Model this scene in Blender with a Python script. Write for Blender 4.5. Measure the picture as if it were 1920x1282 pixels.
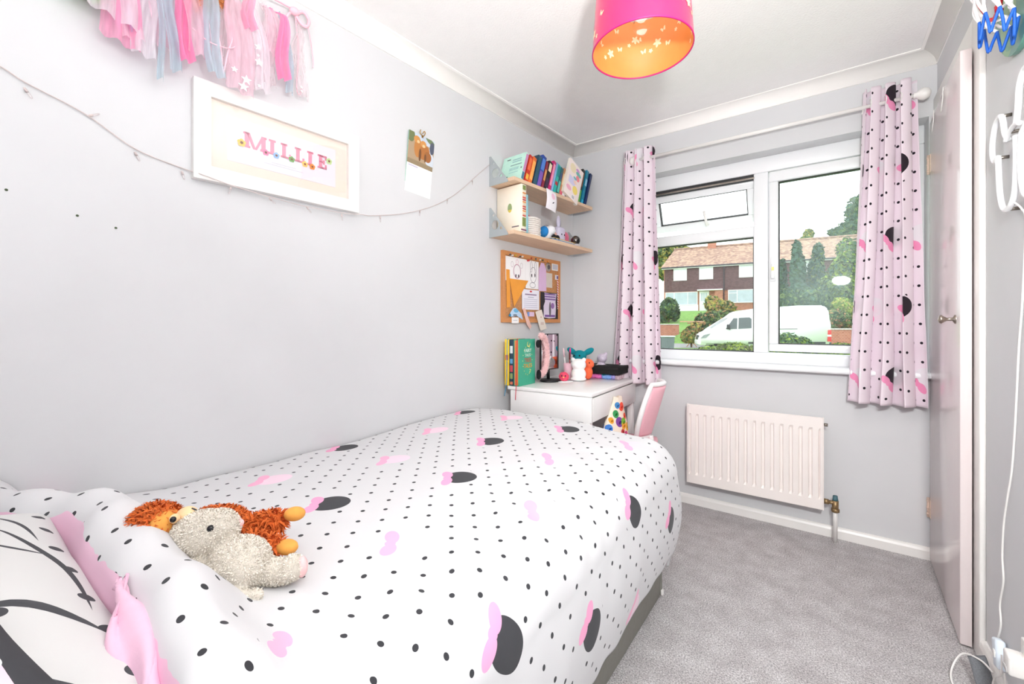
import bpy, bmesh, math, random
from mathutils import Vector, Matrix, noise
from math import pi, sin, cos, sqrt, atan2, radians

for o in list(bpy.data.objects):
    bpy.data.objects.remove(o, do_unlink=True)
SC = bpy.context.scene
COL = SC.collection

# ------------------------------------------------------------------ camera
YAW = 0.6327
cam_d = bpy.data.cameras.new('camera')
cam = bpy.data.objects.new('camera', cam_d); COL.objects.link(cam)
cam.location = (0, 0, 1.10)
cam.rotation_euler = (pi/2, 0, YAW)
cam_d.sensor_width = 36.0
cam_d.lens = 798.8/1920*36.0
cam_d.shift_y = -(641-607.9)/1920
cam_d.clip_start = 0.02; cam_d.clip_end = 400
SC.camera = cam

# ------------------------------------------------------------------ world (bright overcast sky)
world = bpy.data.worlds.new('overcast'); SC.world = world
world.use_nodes = True
_bg = world.node_tree.nodes['Background']
_bg.inputs[0].default_value = (0.95, 0.975, 1.0, 1)
_bg.inputs[1].default_value = 2.15

# ------------------------------------------------------------------ lights
def area_light(name, loc, target, size, power, color=(1, 1, 1), shape='DISK', spread=pi):
    d = bpy.data.lights.new(name, 'AREA'); d.shape = shape; d.size = size
    d.energy = power; d.color = color; d.spread = spread
    o = bpy.data.objects.new(name, d); COL.objects.link(o); o.location = loc
    o.rotation_euler = (Vector(target)-Vector(loc)).to_track_quat('-Z', 'Y').to_euler()
    return o
# photographer's flash held above the camera, bounced off the ceiling; the floor lamp is added fill
FC = (0.968, 0.995, 0.98)
area_light('flash_bounce', (-0.15, -0.10, 1.55), (-0.45, -0.62, 2.25), 0.30, 9.5, FC)
area_light('flash_up', (0.14, 0.25, 1.55), (0.16, 0.95, 2.375), 0.14, 28, FC)
area_light('floor_fill', (0.37, -0.10, 1.69), (0.0, 1.75, 0.1), 0.22, 10.5, FC, spread=radians(95))  # unseen lamp added by the right wall to brighten the floor
# lamp in the pendant shade
_b = bpy.data.lights.new('pendant_bulb', 'POINT'); _b.energy = 0.35; _b.color = (1.0, .965, .92); _b.shadow_soft_size = .03
_bo = bpy.data.objects.new('pendant_bulb', _b); COL.objects.link(_bo); _bo.location = (-.486, 1.386, 2.13)

SC.view_settings.view_transform = 'Standard'
SC.view_settings.look = 'None'
SC.view_settings.exposure = 0.26
SC.view_settings.gamma = 1.0
SC.view_settings.use_curve_mapping = False
SC.cycles.max_bounces = 14
SC.cycles.diffuse_bounces = 7
SC.cycles.transparent_max_bounces = 24
SC.cycles.caustics_reflective = False
SC.cycles.caustics_refractive = False

# ------------------------------------------------------------------ room constants
WY = 2.7666      # window wall
RX = 0.4232      # right wall
CZ = 2.375       # ceiling
FY = -0.62       # wall behind the camera
SK = 0.0636      # the left wall is not quite square to the window wall
def WX(y): return -1.4750 - SK*(WY-y)
LROT = atan2(1.0, SK)      # object rotation that faces a thing off the left wall
RROT = -pi/2               # ... off the right wall
def lwall(y, z, off=0.0): return (WX(y)+off, y-SK*off, z)

# ------------------------------------------------------------------ material helpers
class Ex:
    """shader math written as python expressions"""
    def __init__(s, nt, k): s.nt = nt; s.k = k
    def m(s, op, *a):
        n = s.nt.nodes.new('ShaderNodeMath'); n.operation = op
        for i, v in enumerate((s,)+a):
            if isinstance(v, Ex): s.nt.links.new(v.k, n.inputs[i])
            else: n.inputs[i].default_value = v
        return Ex(s.nt, n.outputs[0])
    def __add__(s, o): return s.m('ADD', o)
    __radd__ = __add__
    def __sub__(s, o): return s.m('SUBTRACT', o)
    def __rsub__(s, o): return (s*-1.0)+o
    def __mul__(s, o): return s.m('MULTIPLY', o)
    __rmul__ = __mul__
    def __truediv__(s, o): return s.m('DIVIDE', o)
    def floor(s): return s.m('FLOOR')
    def fract(s): return s.m('FRACT')
    def lt(s, o): return s.m('LESS_THAN', o)
    def gt(s, o): return s.m('GREATER_THAN', o)
    def mod(s, o): return s.m('FLOORED_MODULO', o)
    def mn(s, o): return s.m('MINIMUM', o)
    def mx(s, o): return s.m('MAXIMUM', o)
    def abs(s): return s.m('ABSOLUTE')
    def sin(s): return s.m('SINE')

def ell(x, y, cx, cy, a, b, ang=0.0):
    x = x-cx; y = y-cy
    if ang:
        c, s_ = cos(ang), sin(ang)
        x, y = x*c+y*s_, y*c-x*s_
    x = x*(1/a); y = y*(1/b)
    return (x*x+y*y).lt(1.0)
def rect(x, y, x0, x1, y0, y1):
    return x.gt(x0)*x.lt(x1)*y.gt(y0)*y.lt(y1)

MATS = {}
def srgb(r, g, b):
    f = lambda c: c/12.92 if c <= .04045 else ((c+.055)/1.055)**2.4
    return (f(r/255), f(g/255), f(b/255), 1)
def newmat(name):
    m = bpy.data.materials.new(name); m.use_nodes = True
    nt = m.node_tree
    return m, nt, nt.nodes['Principled BSDF']
def setp(p, **k):
    nm = dict(rough='Roughness', metal='Metallic', spec='Specular IOR Level', trans='Transmission Weight', sheen='Sheen Weight',
              coat='Coat Weight', sss='Subsurface Weight', alpha='Alpha')
    for a, v in k.items(): p.inputs[nm[a]].default_value = v
def noise_tex(nt, scale, detail=3.0, rough=.55, coord='Object', vec=None, stretch=None):
    n = nt.nodes.new('ShaderNodeTexNoise'); n.inputs['Scale'].default_value = scale
    n.inputs['Detail'].default_value = detail; n.inputs['Roughness'].default_value = rough
    if vec is None:
        tc = nt.nodes.new('ShaderNodeTexCoord'); vec = tc.outputs[coord]
    if stretch:
        mp = nt.nodes.new('ShaderNodeMapping'); mp.inputs['Scale'].default_value = stretch
        nt.links.new(vec, mp.inputs[0]); vec = mp.outputs[0]
    nt.links.new(vec, n.inputs['Vector'])
    return n
def bump(nt, p, height, strength=.2, dist=.002):
    b = nt.nodes.new('ShaderNodeBump'); b.inputs['Strength'].default_value = strength
    b.inputs['Distance'].default_value = dist
    nt.links.new(height, b.inputs['Height']); nt.links.new(b.outputs[0], p.inputs['Normal'])
def ramp(nt, fac, stops):
    r = nt.nodes.new('ShaderNodeValToRGB')
    while len(r.color_ramp.elements) < len(stops): r.color_ramp.elements.new(.5)
    for e, (q, c) in zip(r.color_ramp.elements, stops): e.position = q; e.color = c
    nt.links.new(fac, r.inputs[0]); return r.outputs[0]
def mixc(nt, fac, a, b):
    n = nt.nodes.new('ShaderNodeMix'); n.data_type = 'RGBA'
    f, A, B = n.inputs[0], n.inputs[6], n.inputs[7]
    for s_, v in ((f, fac), (A, a), (B, b)):
        if isinstance(v, Ex): nt.links.new(v.k, s_)
        elif isinstance(v, bpy.types.NodeSocket): nt.links.new(v, s_)
        else: s_.default_value = v
    return n.outputs[2]
def mat(name, rgb, rough=.5, var=.04, nscale=40, bstr=0.0, bscale=200, bdist=.001, stretch=None, **k):
    """plain procedural material: slight colour grain plus optional fine relief"""
    if name in MATS: return MATS[name]
    m, nt, p = newmat(name)
    c = srgb(*rgb)
    n = noise_tex(nt, nscale, stretch=stretch)
    lo = tuple(max(0, v*(1-var)) for v in c[:3])+(1,); hi = tuple(min(1, v*(1+var)) for v in c[:3])+(1,)
    nt.links.new(ramp(nt, n.outputs[0], [(.3, lo), (.7, hi)]), p.inputs['Base Color'])
    setp(p, rough=rough, **k)
    if bstr:
        n2 = noise_tex(nt, bscale, stretch=stretch); bump(nt, p, n2.outputs[0], bstr, bdist)
    MATS[name] = m
    return m
def uvx(nt):
    t = nt.nodes.new('ShaderNodeUVMap'); s = nt.nodes.new('ShaderNodeSeparateXYZ')
    nt.links.new(t.outputs[0], s.inputs[0])
    return Ex(nt, s.outputs[0]), Ex(nt, s.outputs[1])
def objx(nt):
    t = nt.nodes.new('ShaderNodeTexCoord'); s = nt.nodes.new('ShaderNodeSeparateXYZ')
    nt.links.new(t.outputs['Object'], s.inputs[0])
    return [Ex(nt, s.outputs[i]) for i in range(3)]
def layered(name, base, layers, uv=True, rough=.6, bstr=0, bscale=300, bdist=.001, plane='xz', **k):
    """flat print: base colour, then (mask function(x, y), colour) painted in order"""
    if name in MATS: return MATS[name]
    m, nt, p = newmat(name)
    if uv: x, y = uvx(nt)
    else:
        q = dict(zip('xyz', objx(nt))); x, y = q[plane[0]], q[plane[1]]
    c = srgb(*base)
    for f, col in layers: c = mixc(nt, f(x, y), c, srgb(*col))
    if isinstance(c, tuple): p.inputs['Base Color'].default_value = c
    else: nt.links.new(c, p.inputs['Base Color'])
    setp(p, rough=rough, **k)
    if bstr:
        n2 = noise_tex(nt, bscale); bump(nt, p, n2.outputs[0], bstr, bdist)
    MATS[name] = m
    return m

# ------------------------------------------------------------------ mesh builder
class MB:
    def __init__(s): s.bm = bmesh.new(); s.uv = None
    def _mi(s, faces, mi, smooth):
        for f in faces: f.material_index = mi; f.smooth = smooth
    def box(s, c, d, M=None, bevel=0.0, mi=0, seg=2):
        r = bmesh.ops.create_cube(s.bm, size=1.0); vs = r['verts']
        T = Matrix.Translation(c) @ (M if M else Matrix()) @ Matrix.Diagonal((d[0], d[1], d[2], 1))
        bmesh.ops.transform(s.bm, matrix=T, verts=vs)
        fs = {f for v in vs for f in v.link_faces}
        if bevel:
            es = list({e for v in vs for e in v.link_edges})
            r2 = bmesh.ops.bevel(s.bm, geom=es, offset=min(bevel, .49*min(abs(q) for q in d)), segments=seg, affect='EDGES', profile=.5)
            fs = set(r2['faces']) | {f for f in fs if f.is_valid}
            vs2 = {v for f in fs for v in f.verts}
            fs = {f for v in vs2 for f in v.link_faces}
            s._mi(fs, mi, True)
        else: s._mi(fs, mi, False)
        return s
    def b2(s, lo, hi, **k):
        return s.box([(a+b)/2 for a, b in zip(lo, hi)], [b-a for a, b in zip(lo, hi)], **k)
    def tube(s, pts, r, n=8, closed=False, mi=0, cap=True):
        pts = [Vector(p) for p in pts]; N = len(pts); rings = []
        up = None
        for i, p in enumerate(pts):
            a = pts[(i-1) % N] if (closed or i) else pts[0]
            b = pts[(i+1) % N] if (closed or i < N-1) else pts[-1]
            t = (b-a)
            if t.length < 1e-9: t = Vector((0, 0, 1))
            t.normalize()
            if up is None:
                up = t.orthogonal().normalized()
            else:
                up = up-t*up.dot(t)
                up = up.normalized() if up.length > 1e-6 else t.orthogonal().normalized()
            w = t.cross(up); rr = r[i] if isinstance(r, (list, tuple)) else r
            rings.append([s.bm.verts.new(p+(up*cos(2*pi*k/n)+w*sin(2*pi*k/n))*rr) for k in range(n)])
        fs = []
        for i in range(N if closed else N-1):
            A, B = rings[i], rings[(i+1) % N]
            for k in range(n): fs.append(s.bm.faces.new((A[k], A[(k+1) % n], B[(k+1) % n], B[k])))
        if cap and not closed:
            fs.append(s.bm.faces.new(rings[0][::-1])); fs.append(s.bm.faces.new(rings[-1]))
        s._mi(fs, mi, True)
        return s
    def lathe(s, prof, n=24, M=None, mi=0, smooth=True, capb=False, capt=False):
        M = M or Matrix(); rings = []
        for r, z in prof:
            rings.append([s.bm.verts.new(M @ Vector((r*cos(2*pi*k/n), r*sin(2*pi*k/n), z))) for k in range(n)])
        fs = []
        for A, B in zip(rings, rings[1:]):
            for k in range(n): fs.append(s.bm.faces.new((A[k], A[(k+1) % n], B[(k+1) % n], B[k])))
        if capb: fs.append(s.bm.faces.new(rings[0][::-1]))
        if capt: fs.append(s.bm.faces.new(rings[-1]))
        s._mi(fs, mi, smooth)
        return s
    def ell(s, c, r, M=None, mi=0, u=16, v=10):
        if not isinstance(r, (list, tuple)): r = (r, r, r)
        q = bmesh.ops.create_uvsphere(s.bm, u_segments=u, v_segments=v, radius=1.0)
        T = Matrix.Translation(c) @ (M if M else Matrix()) @ Matrix.Diagonal((r[0], r[1], r[2], 1))
        bmesh.ops.transform(s.bm, matrix=T, verts=q['verts'])
        s._mi({f for w in q['verts'] for f in w.link_faces}, mi, True)
        return s
    def prism(s, poly, y0, y1, M=None, mi=0, smooth=False):
        """outline in x,z (counter-clockwise seen from -y), from y0 (front) to y1"""
        M = M or Matrix()
        a = [s.bm.verts.new(M @ Vector((x, y0, z))) for x, z in poly]
        b = [s.bm.verts.new(M @ Vector((x, y1, z))) for x, z in poly]
        fs = [s.bm.faces.new(a), s.bm.faces.new(b[::-1])]
        n = len(poly)
        for i in range(n): fs.append(s.bm.faces.new((a[i], b[i], b[(i+1) % n], a[(i+1) % n])))
        s._mi(fs, mi, smooth)
        return s
    def grid(s, f, nu, nv, uvf=None, mi=0, smooth=True, wrap=False, mif=None):
        if uvf and s.uv is None: s.uv = s.bm.loops.layers.uv.new('UVMap')
        V = [[s.bm.verts.new(f(i/nu, j/nv)) for j in range(nv+1)] for i in range(nu if wrap else nu+1)]
        L = len(V)
        for i in range(nu):
            for j in range(nv):
                I = (i+1) % L
                q = [(i, j), (i+1, j), (i+1, j+1), (i, j+1)]
                fc = s.bm.faces.new((V[i][j], V[I][j], V[I][j+1], V[i][j+1]))
                fc.smooth = smooth; fc.material_index = mif(i/nu, j/nv) if mif else mi
                if uvf:
                    for lp, (a, b) in zip(fc.loops, q): lp[s.uv].uv = uvf(a/nu, b/nv)
        return s
    def quad(s, pts, mi=0):
        f = s.bm.faces.new([s.bm.verts.new(p) for p in pts]); f.material_index = mi
        return s
    def mesh(s, name, mats, recalc=False):
        if recalc: bmesh.ops.recalc_face_normals(s.bm, faces=s.bm.faces)
        me = bpy.data.meshes.new(name); s.bm.to_mesh(me); s.bm.free()
        for m in (mats if isinstance(mats, (list, tuple)) else [mats]): me.materials.append(m)
        return me
    def build(s, name, mats, parent=None, loc=None, rot=None, recalc=False, **props):
        return link(name, s.mesh(name, mats, recalc), parent, loc, rot, **props)

def link(name, data, parent=None, loc=None, rot=None, **props):
    o = bpy.data.objects.new(name, data); COL.objects.link(o)
    if parent: o.parent = parent
    if loc is not None: o.location = loc
    if rot is not None: o.rotation_euler = (0, 0, rot) if isinstance(rot, (int, float)) else rot
    for k, v in props.items(): o[k] = v
    return o
def thing(name, label, cat, loc=(0, 0, 0), rot=0, group=None):
    o = link(name, None, None, loc, rot); o.empty_display_size = .05
    return tag(o, label, cat, group)
def tag(o, label, cat, group=None):
    o['label'] = label; o['category'] = cat
    if group: o['group'] = group
    return o
def struct(o): o['kind'] = 'structure'; return o
def dup(o, parent=None):
    c = o.copy(); COL.objects.link(c); c.parent = parent
    for ch in o.children: dup(ch, c)
    return c
def holed(name, outer, holes, thick, mat_, parent=None, loc=None, rot=None, bevel=0):
    """flat plate in x,z with round holes, thickness along y"""
    cu = bpy.data.curves.new(name, 'CURVE'); cu.dimensions = '2D'; cu.fill_mode = 'BOTH'; cu.extrude = thick/2
    def sp(pts):
        q = cu.splines.new('POLY'); q.points.add(len(pts)-1); q.use_cyclic_u = True
        for a, b in zip(q.points, pts): a.co = (b[0], b[1], 0, 1)
    sp(outer)
    for h in holes:
        if len(h) == 3: sp([(h[0]+h[2]*cos(2*pi*k/24), h[1]+h[2]*sin(2*pi*k/24)) for k in range(24)])
        else: sp(h)
    t = bpy.data.objects.new(name, cu); COL.objects.link(t)
    dg = bpy.context.evaluated_depsgraph_get()
    me = bpy.data.meshes.new_from_object(t.evaluated_get(dg)); bpy.data.objects.remove(t, do_unlink=True)
    me.transform(Matrix.Rotation(pi/2, 4, 'X')); me.materials.clear(); me.materials.append(mat_)
    return link(name, me, parent, loc, rot)
def letters(name, text, size, mat_, parent=None, loc=None, rot=None, ext=.0006, align='CENTER'):
    """lettering lying in the x,z plane and facing -y"""
    cu = bpy.data.curves.new(name, 'FONT'); cu.body = text; cu.size = size; cu.extrude = ext
    cu.align_x = align; cu.align_y = 'CENTER'; cu.resolution_u = 2
    t = bpy.data.objects.new(name, cu); COL.objects.link(t)
    dg = bpy.context.evaluated_depsgraph_get()
    me = bpy.data.meshes.new_from_object(t.evaluated_get(dg)); bpy.data.objects.remove(t, do_unlink=True)
    me.transform(Matrix.Rotation(pi/2, 4, 'X')); me.materials.clear(); me.materials.append(mat_)
    return link(name, me, parent, loc, rot)
def RM(ax, ang): return Matrix.Rotation(ang, 4, ax)
def smoothstep(a, b, x):
    t = max(0.0, min(1.0, (x-a)/(b-a))); return t*t*(3-2*t)
def lerp(a, b, t): return a+(b-a)*t
def cr(pts, n=8, closed=False):
    """Catmull-Rom through points"""
    P = [Vector(p) for p in pts]; out = []; N = len(P)
    for i in range(N if closed else N-1):
        g = lambda k: P[k % N] if closed else P[max(0, min(N-1, k))]
        a, b, c, d = g(i-1), g(i), g(i+1), g(i+2)
        for k in range(n):
            t = k/n
            out.append(.5*((2*b)+(c-a)*t+(2*a-5*b+4*c-d)*t*t+(3*b-a-3*c+d)*t**3))
    if not closed: out.append(P[-1])
    return out
def fuse(mb, name, mats, parent, voxel=.004, loc=None, rot=None, smooth_it=6):
    """merge overlapping solids of one soft body into a single skin"""
    me0 = mb.mesh(name, mats)
    t = bpy.data.objects.new(name, me0); COL.objects.link(t)
    r = t.modifiers.new('r', 'REMESH'); r.mode = 'VOXEL'; r.voxel_size = voxel; r.use_smooth_shade = True
    s_ = t.modifiers.new('s', 'SMOOTH'); s_.factor = .6; s_.iterations = smooth_it
    dg = bpy.context.evaluated_depsgraph_get()
    me = bpy.data.meshes.new_from_object(t.evaluated_get(dg)); bpy.data.objects.remove(t, do_unlink=True)
    for p in me.polygons: p.use_smooth = True
    me.materials.clear()
    for m in (mats if isinstance(mats, (list, tuple)) else [mats]): me.materials.append(m)
    return link(name, me, parent, loc, rot)
def tufts(name, src, n, length, width, mat_, parent, seed=1, curl=.4, down=0.0):
    """pile of a furry or looped skin: small bent blades rooted on the skin of src"""
    rnd = random.Random(seed); me = src.data; bm = bmesh.new()
    polys = me.polygons; areas = [p.area for p in polys]
    pick = rnd.choices(range(len(polys)), weights=areas, k=n)
    for i in pick:
        p = polys[i]; N = Vector(p.normal)
        vs = [me.vertices[v].co for v in p.vertices]
        w = [rnd.random() for _ in vs]; sw = sum(w); c = Vector((0, 0, 0))
        for a, v in zip(w, vs): c += v*(a/sw)
        t = N.orthogonal().normalized(); t = Matrix.Rotation(rnd.random()*2*pi, 3, N) @ t
        b = N.cross(t); L = length*(.6+.8*rnd.random()); W = width*(.7+.6*rnd.random())
        d1 = c+N*L*.6+t*L*curl*.4+Vector((0, 0, -down*L*.3)); d2 = c+N*L*.85+t*L*curl+Vector((0, 0, -down*L))
        v = [bm.verts.new(q) for q in (c-b*W-N*.001, c+b*W-N*.001, d1+b*W*.8, d1-b*W*.8, d2)]
        bm.faces.new(v[:4]).smooth = True; bm.faces.new((v[3], v[2], v[4])).smooth = True
    m2 = bpy.data.meshes.new(name); bm.to_mesh(m2); bm.free(); m2.materials.append(mat_)
    o = link(name, m2, parent); o.location = src.location; o.rotation_euler = src.rotation_euler
    o['kind'] = 'stuff'
    return o
# ------------------------------------------------------------------ shared materials
M_wall = mat('wall_paint', (212, 212, 214), .75, .012, 6, .06, 160, .001)
M_ceil = mat('ceiling_texture', (246, 244, 243), .85, .01, 20, .55, 120, .004)
M_white = mat('white_gloss', (238, 235, 232), .32, .012, 10, .03, 60, .001)
M_cove = mat('cove_white', (250, 247, 244), .6, .01, 10)
M_upvc = mat('window_white', (240, 241, 243), .28, .008, 8)
M_lam = mat('white_laminate', (238, 236, 235), .3, .01, 12)
M_metal = mat('brushed_steel', (150, 143, 134), .3, .1, 60, metal=1.0)
M_brass = mat('brass', (196, 158, 96), .3, .1, 60, metal=1.0)
M_black = mat('black_plastic', (24, 24, 26), .4, .1, 60)
M_dark = mat('dark_print', (72, 72, 76), .8, .06, 300)
M_rubber = mat('dark_gasket', (40, 40, 42), .6, .05, 60)
M_pinkcloth = mat('pink_lining', (236, 192, 214), .85, .02, 60, .15, 500, .0006)
M_knob = mat('satin_nickel', (168, 156, 145), .28, .08, 60, metal=1.0)

def carpet():
    m, nt, p = newmat('grey_carpet')
    n = noise_tex(nt, 200, 2, .75); n2 = noise_tex(nt, 12, 3, .6)
    c = ramp(nt, n.outputs[0], [(.25, srgb(120, 116, 117)), (.44, srgb(186, 182, 183)), (.57, srgb(220, 216, 216)), (.72, srgb(252, 249, 249))])
    c2 = ramp(nt, n2.outputs[0], [(.3, srgb(226, 224, 224)), (.7, srgb(255, 255, 255))])
    mx = nt.nodes.new('ShaderNodeMix'); mx.data_type = 'RGBA'; mx.blend_type = 'MULTIPLY'; mx.inputs[0].default_value = 1
    nt.links.new(c, mx.inputs[6]); nt.links.new(c2, mx.inputs[7]); nt.links.new(mx.outputs[2], p.inputs['Base Color'])
    setp(p, rough=.95, spec=.1)
    n3 = noise_tex(nt, 230, 2, .75); bump(nt, p, n3.outputs[0], .9, .006)
    return m
M_carpet = carpet()

def glass_mat(name, tint=(1, 1, 1), refl=.07, rough=.0, haze=0.0):
    m = bpy.data.materials.new(name); m.use_nodes = True; nt = m.node_tree; nt.nodes.remove(nt.nodes['Principled BSDF'])
    out = nt.nodes['Material Output']
    t = nt.nodes.new('ShaderNodeBsdfTransparent'); t.inputs[0].default_value = tint+(1,)
    g = nt.nodes.new('ShaderNodeBsdfGlossy'); g.inputs['Roughness'].default_value = rough
    x = nt.nodes.new('ShaderNodeMixShader'); x.inputs[0].default_value = refl
    nt.links.new(t.outputs[0], x.inputs[1]); nt.links.new(g.outputs[0], x.inputs[2])
    last = x
    if haze:   # rough second lobe spreads the flash's reflection into a glow
        g2 = nt.nodes.new('ShaderNodeBsdfGlossy'); g2.inputs['Roughness'].default_value = .30
        x2 = nt.nodes.new('ShaderNodeMixShader'); x2.inputs[0].default_value = .006
        nt.links.new(x.outputs[0], x2.inputs[1]); nt.links.new(g2.outputs[0], x2.inputs[2]); last = x = x2
    if haze:   # pale blue haze painted in patches, for the flash's glow on the pane
        d = nt.nodes.new('ShaderNodeBsdfTranslucent'); d.inputs[0].default_value = (.8, .92, 1, 1)
        n = noise_tex(nt, 2.2, 2, .5)
        mr = nt.nodes.new('ShaderNodeMapRange'); mr.inputs[1].default_value = .42; mr.inputs[2].default_value = .75
        mr.inputs[3].default_value = 0; mr.inputs[4].default_value = haze
        nt.links.new(n.outputs[0], mr.inputs[0])
        y = nt.nodes.new('ShaderNodeMixShader'); nt.links.new(mr.outputs[0], y.inputs[0])
        nt.links.new(x.outputs[0], y.inputs[1]); nt.links.new(d.outputs[0], y.inputs[2]); last = y
    nt.links.new(last.outputs[0], out.inputs[0])
    return m
M_glass = glass_mat('window_glass', (.97, .99, .985), .05)
M_glassR = glass_mat('window_glass_hazed', (.95, .985, .98), .018, .02, .08)
M_pglass = glass_mat('picture_glass', (1, 1, 1), .04)

def edge_v(): return .062
def bedding(name, base, dot, dk, bow, pale, bow2, u0=0.0, v0=0.0, P=.08, rdot=.0056, translucent=0.0, edge=None):
    """polka dots on a diamond lattice with rows of bows on oval patches; UV in metres"""
    m, nt, p = newmat(name)
    u, v = uvx(nt); u = u-u0; v = v-v0
    a = (u*(1/P)+.5).fract()-.5; b = (v*(1/P)+.5).fract()-.5
    a2 = (u*(1/P)).fract()-.5; b2 = (v*(1/P)).fract()-.5
    d = (a*a+b*b).mn(a2*a2+b2*b2)
    dots = d.lt((rdot/P)**2)
    H, V = .32, .33
    j = (v*(1/V)+.5).floor(); uu = u-(j.mod(2.0))*.16
    i = (uu*(1/H)+.5).floor()
    x = uu-i*H; y = v-j*V; kind = i.mod(2.0)
    near = ell(x, y, 0, 0, .074, .074)
    oval = ell(x, y, .014, .014, .050, .045, pi/4)
    b_ = ell(x, y, -.034, .004, .026, .016, radians(150)).mx(ell(x, y, .002, -.034, .026, .016, radians(-60))).mx(ell(x, y, -.016, -.015, .012, .012))
    c = mixc(nt, dots*(1.0-near), srgb(*base), srgb(*dot))
    c = mixc(nt, oval, c, mixc(nt, kind, srgb(*dk), srgb(*pale)))
    c = mixc(nt, b_, c, mixc(nt, kind, srgb(*bow), srgb(*bow2)))
    if edge:   # pink lining shows along the head end of the cloth
        nz = noise_tex(nt, 7, 3, .6, 'UV')
        c = mixc(nt, (v+v0).lt(Ex(nt, nz.outputs[0])*.07+edge_v()), c, srgb(232, 190, 211))
    nt.links.new(c, p.inputs['Base Color'])
    setp(p, rough=.85, spec=.15, sheen=.1)
    n = noise_tex(nt, 900, 2); bump(nt, p, n.outputs[0], .12, .0005)
    if translucent:
        out = nt.nodes['Material Output']
        t = nt.nodes.new('ShaderNodeBsdfTranslucent'); nt.links.new(c, t.inputs[0])
        x_ = nt.nodes.new('ShaderNodeMixShader'); x_.inputs[0].default_value = translucent
        nt.links.new(p.outputs[0], x_.inputs[1]); nt.links.new(t.outputs[0], x_.inputs[2]); nt.links.new(x_.outputs[0], out.inputs[0])
    return m
M_duvet = bedding('duvet_print', (213, 212, 214), (58, 58, 62), (64, 64, 68), (240, 164, 200), (240, 212, 226), (242, 176, 206), -1.10+1.62, .62, edge=True)
M_curt = bedding('curtain_print', (244, 231, 239), (46, 40, 48), (52, 44, 52), (248, 160, 200), (240, 236, 240), (248, 160, 200), .10, .12, P=.088, rdot=.0062, translucent=.15)

# ------------------------------------------------------------------ room shell
BK = -.62
def quadprism(name, p, z0, z1, m):
    """vertical slab from a plan polygon"""
    mb = MB(); bm = mb.bm
    a = [bm.verts.new((x, y, z0)) for x, y in p]; b = [bm.verts.new((x, y, z1)) for x, y in p]
    bm.faces.new(a[::-1]); bm.faces.new(b)
    for i in range(len(p)): bm.faces.new((a[i], a[(i+1) % len(p)], b[(i+1) % len(p)], b[i]))
    return struct(mb.build(name, m, recalc=True))
T = .12
quadprism('floor', [(WX(BK)-T, BK-T), (RX+T, BK-T), (RX+T, WY+.25), (WX(WY)-T, WY+.25)], -.06, 0, M_carpet)
quadprism('ceiling', [(WX(BK)-T, BK-T), (RX+T, BK-T), (RX+T, WY+.25), (WX(WY)-T, WY+.25)], CZ, CZ+.08, M_ceil)
quadprism('wall_left', [(WX(BK)-T, BK-T), (WX(BK-T), BK-T), (WX(WY+.25), WY+.25), (WX(WY)-T, WY+.25)], 0, CZ, M_wall)
quadprism('wall_right', [(RX, BK-T), (RX+T, BK-T), (RX+T, WY+.25), (RX, WY+.25)], 0, CZ, M_wall)
quadprism('wall_front', [(WX(BK), BK-T), (RX, BK-T), (RX, BK), (WX(BK), BK)], 0, CZ, M_wall)
# window wall with its opening
WX0, WX1, WZ0, WZ1 = -1.02, .395, .872, 2.075
mb = MB()
xl = WX(WY)-.001; Y1 = WY+.25
mb.b2((xl, WY, 0), (RX, Y1, WZ0)); mb.b2((xl, WY, WZ1), (RX, Y1, CZ))
mb.b2((xl, WY, WZ0), (WX0, Y1, WZ1)); mb.b2((WX1, WY, WZ0), (RX, Y1, WZ1))
struct(mb.build('wall_back', M_wall))

# coves between wall and ceiling
def cove(name, A, B, nrm, R=.064):
    A = Vector(A); B = Vector(B); n = Vector(nrm).normalized()
    prof = [(0, CZ), (R, CZ), (R, CZ-.004)]
    prof += [(R-R*.96*sin(k/8*pi/2), CZ-.004-(R-.006)*(1-cos(k/8*pi/2))) for k in range(1, 9)]
    prof += [(.004, CZ-R), (0, CZ-R)]
    mb = MB(); bm = mb.bm; rings = []
    for P in (A, B): rings.append([bm.verts.new((P.x+n.x*o, P.y+n.y*o, z)) for o, z in prof])
    k = len(prof)
    for i in range(k):
        f = bm.faces.new((rings[0][i], rings[0][(i+1) % k], rings[1][(i+1) % k], rings[1][i])); f.smooth = 2 < i < k-3
    bm.faces.new(rings[0]); bm.faces.new(rings[1][::-1])
    return struct(mb.build(name, M_cove, recalc=True))
cove('trim_1', (WX(BK), BK, 0), (WX(WY), WY, 0), (1, -SK, 0))
cove('trim_2', (WX(WY), WY, 0), (RX, WY, 0), (0, -1, 0))
cove('trim_3', (RX, BK, 0), (RX, WY, 0), (-1, 0, 0))
# skirting boards
def skirting(name, A, B, nrm, h=.056, t=.017):
    A = Vector(A); B = Vector(B); n = Vector(nrm).normalized()
    prof = [(0, 0), (t, 0), (t, h*.72), (t*.75, h*.9), (t*.4, h), (0, h)]
    mb = MB(); bm = mb.bm
    r = [[bm.verts.new((P.x+n.x*o, P.y+n.y*o, z)) for o, z in prof] for P in (A, B)]
    for i in range(6): bm.faces.new((r[0][i], r[0][(i+1) % 6], r[1][(i+1) % 6], r[1][i]))
    bm.faces.new(r[0]); bm.faces.new(r[1][::-1])
    return struct(mb.build(name, M_white, recalc=True))
skirting('baseboard_back', (WX(WY), WY, 0), (RX, WY, 0), (0, -1, 0))
skirting('baseboard_right', (RX, BK, 0), (RX, 2.02, 0), (-1, 0, 0), .075)
skirting('baseboard_left', (WX(BK), BK, 0), (WX(WY), WY, 0), (1, -SK, 0))

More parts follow.
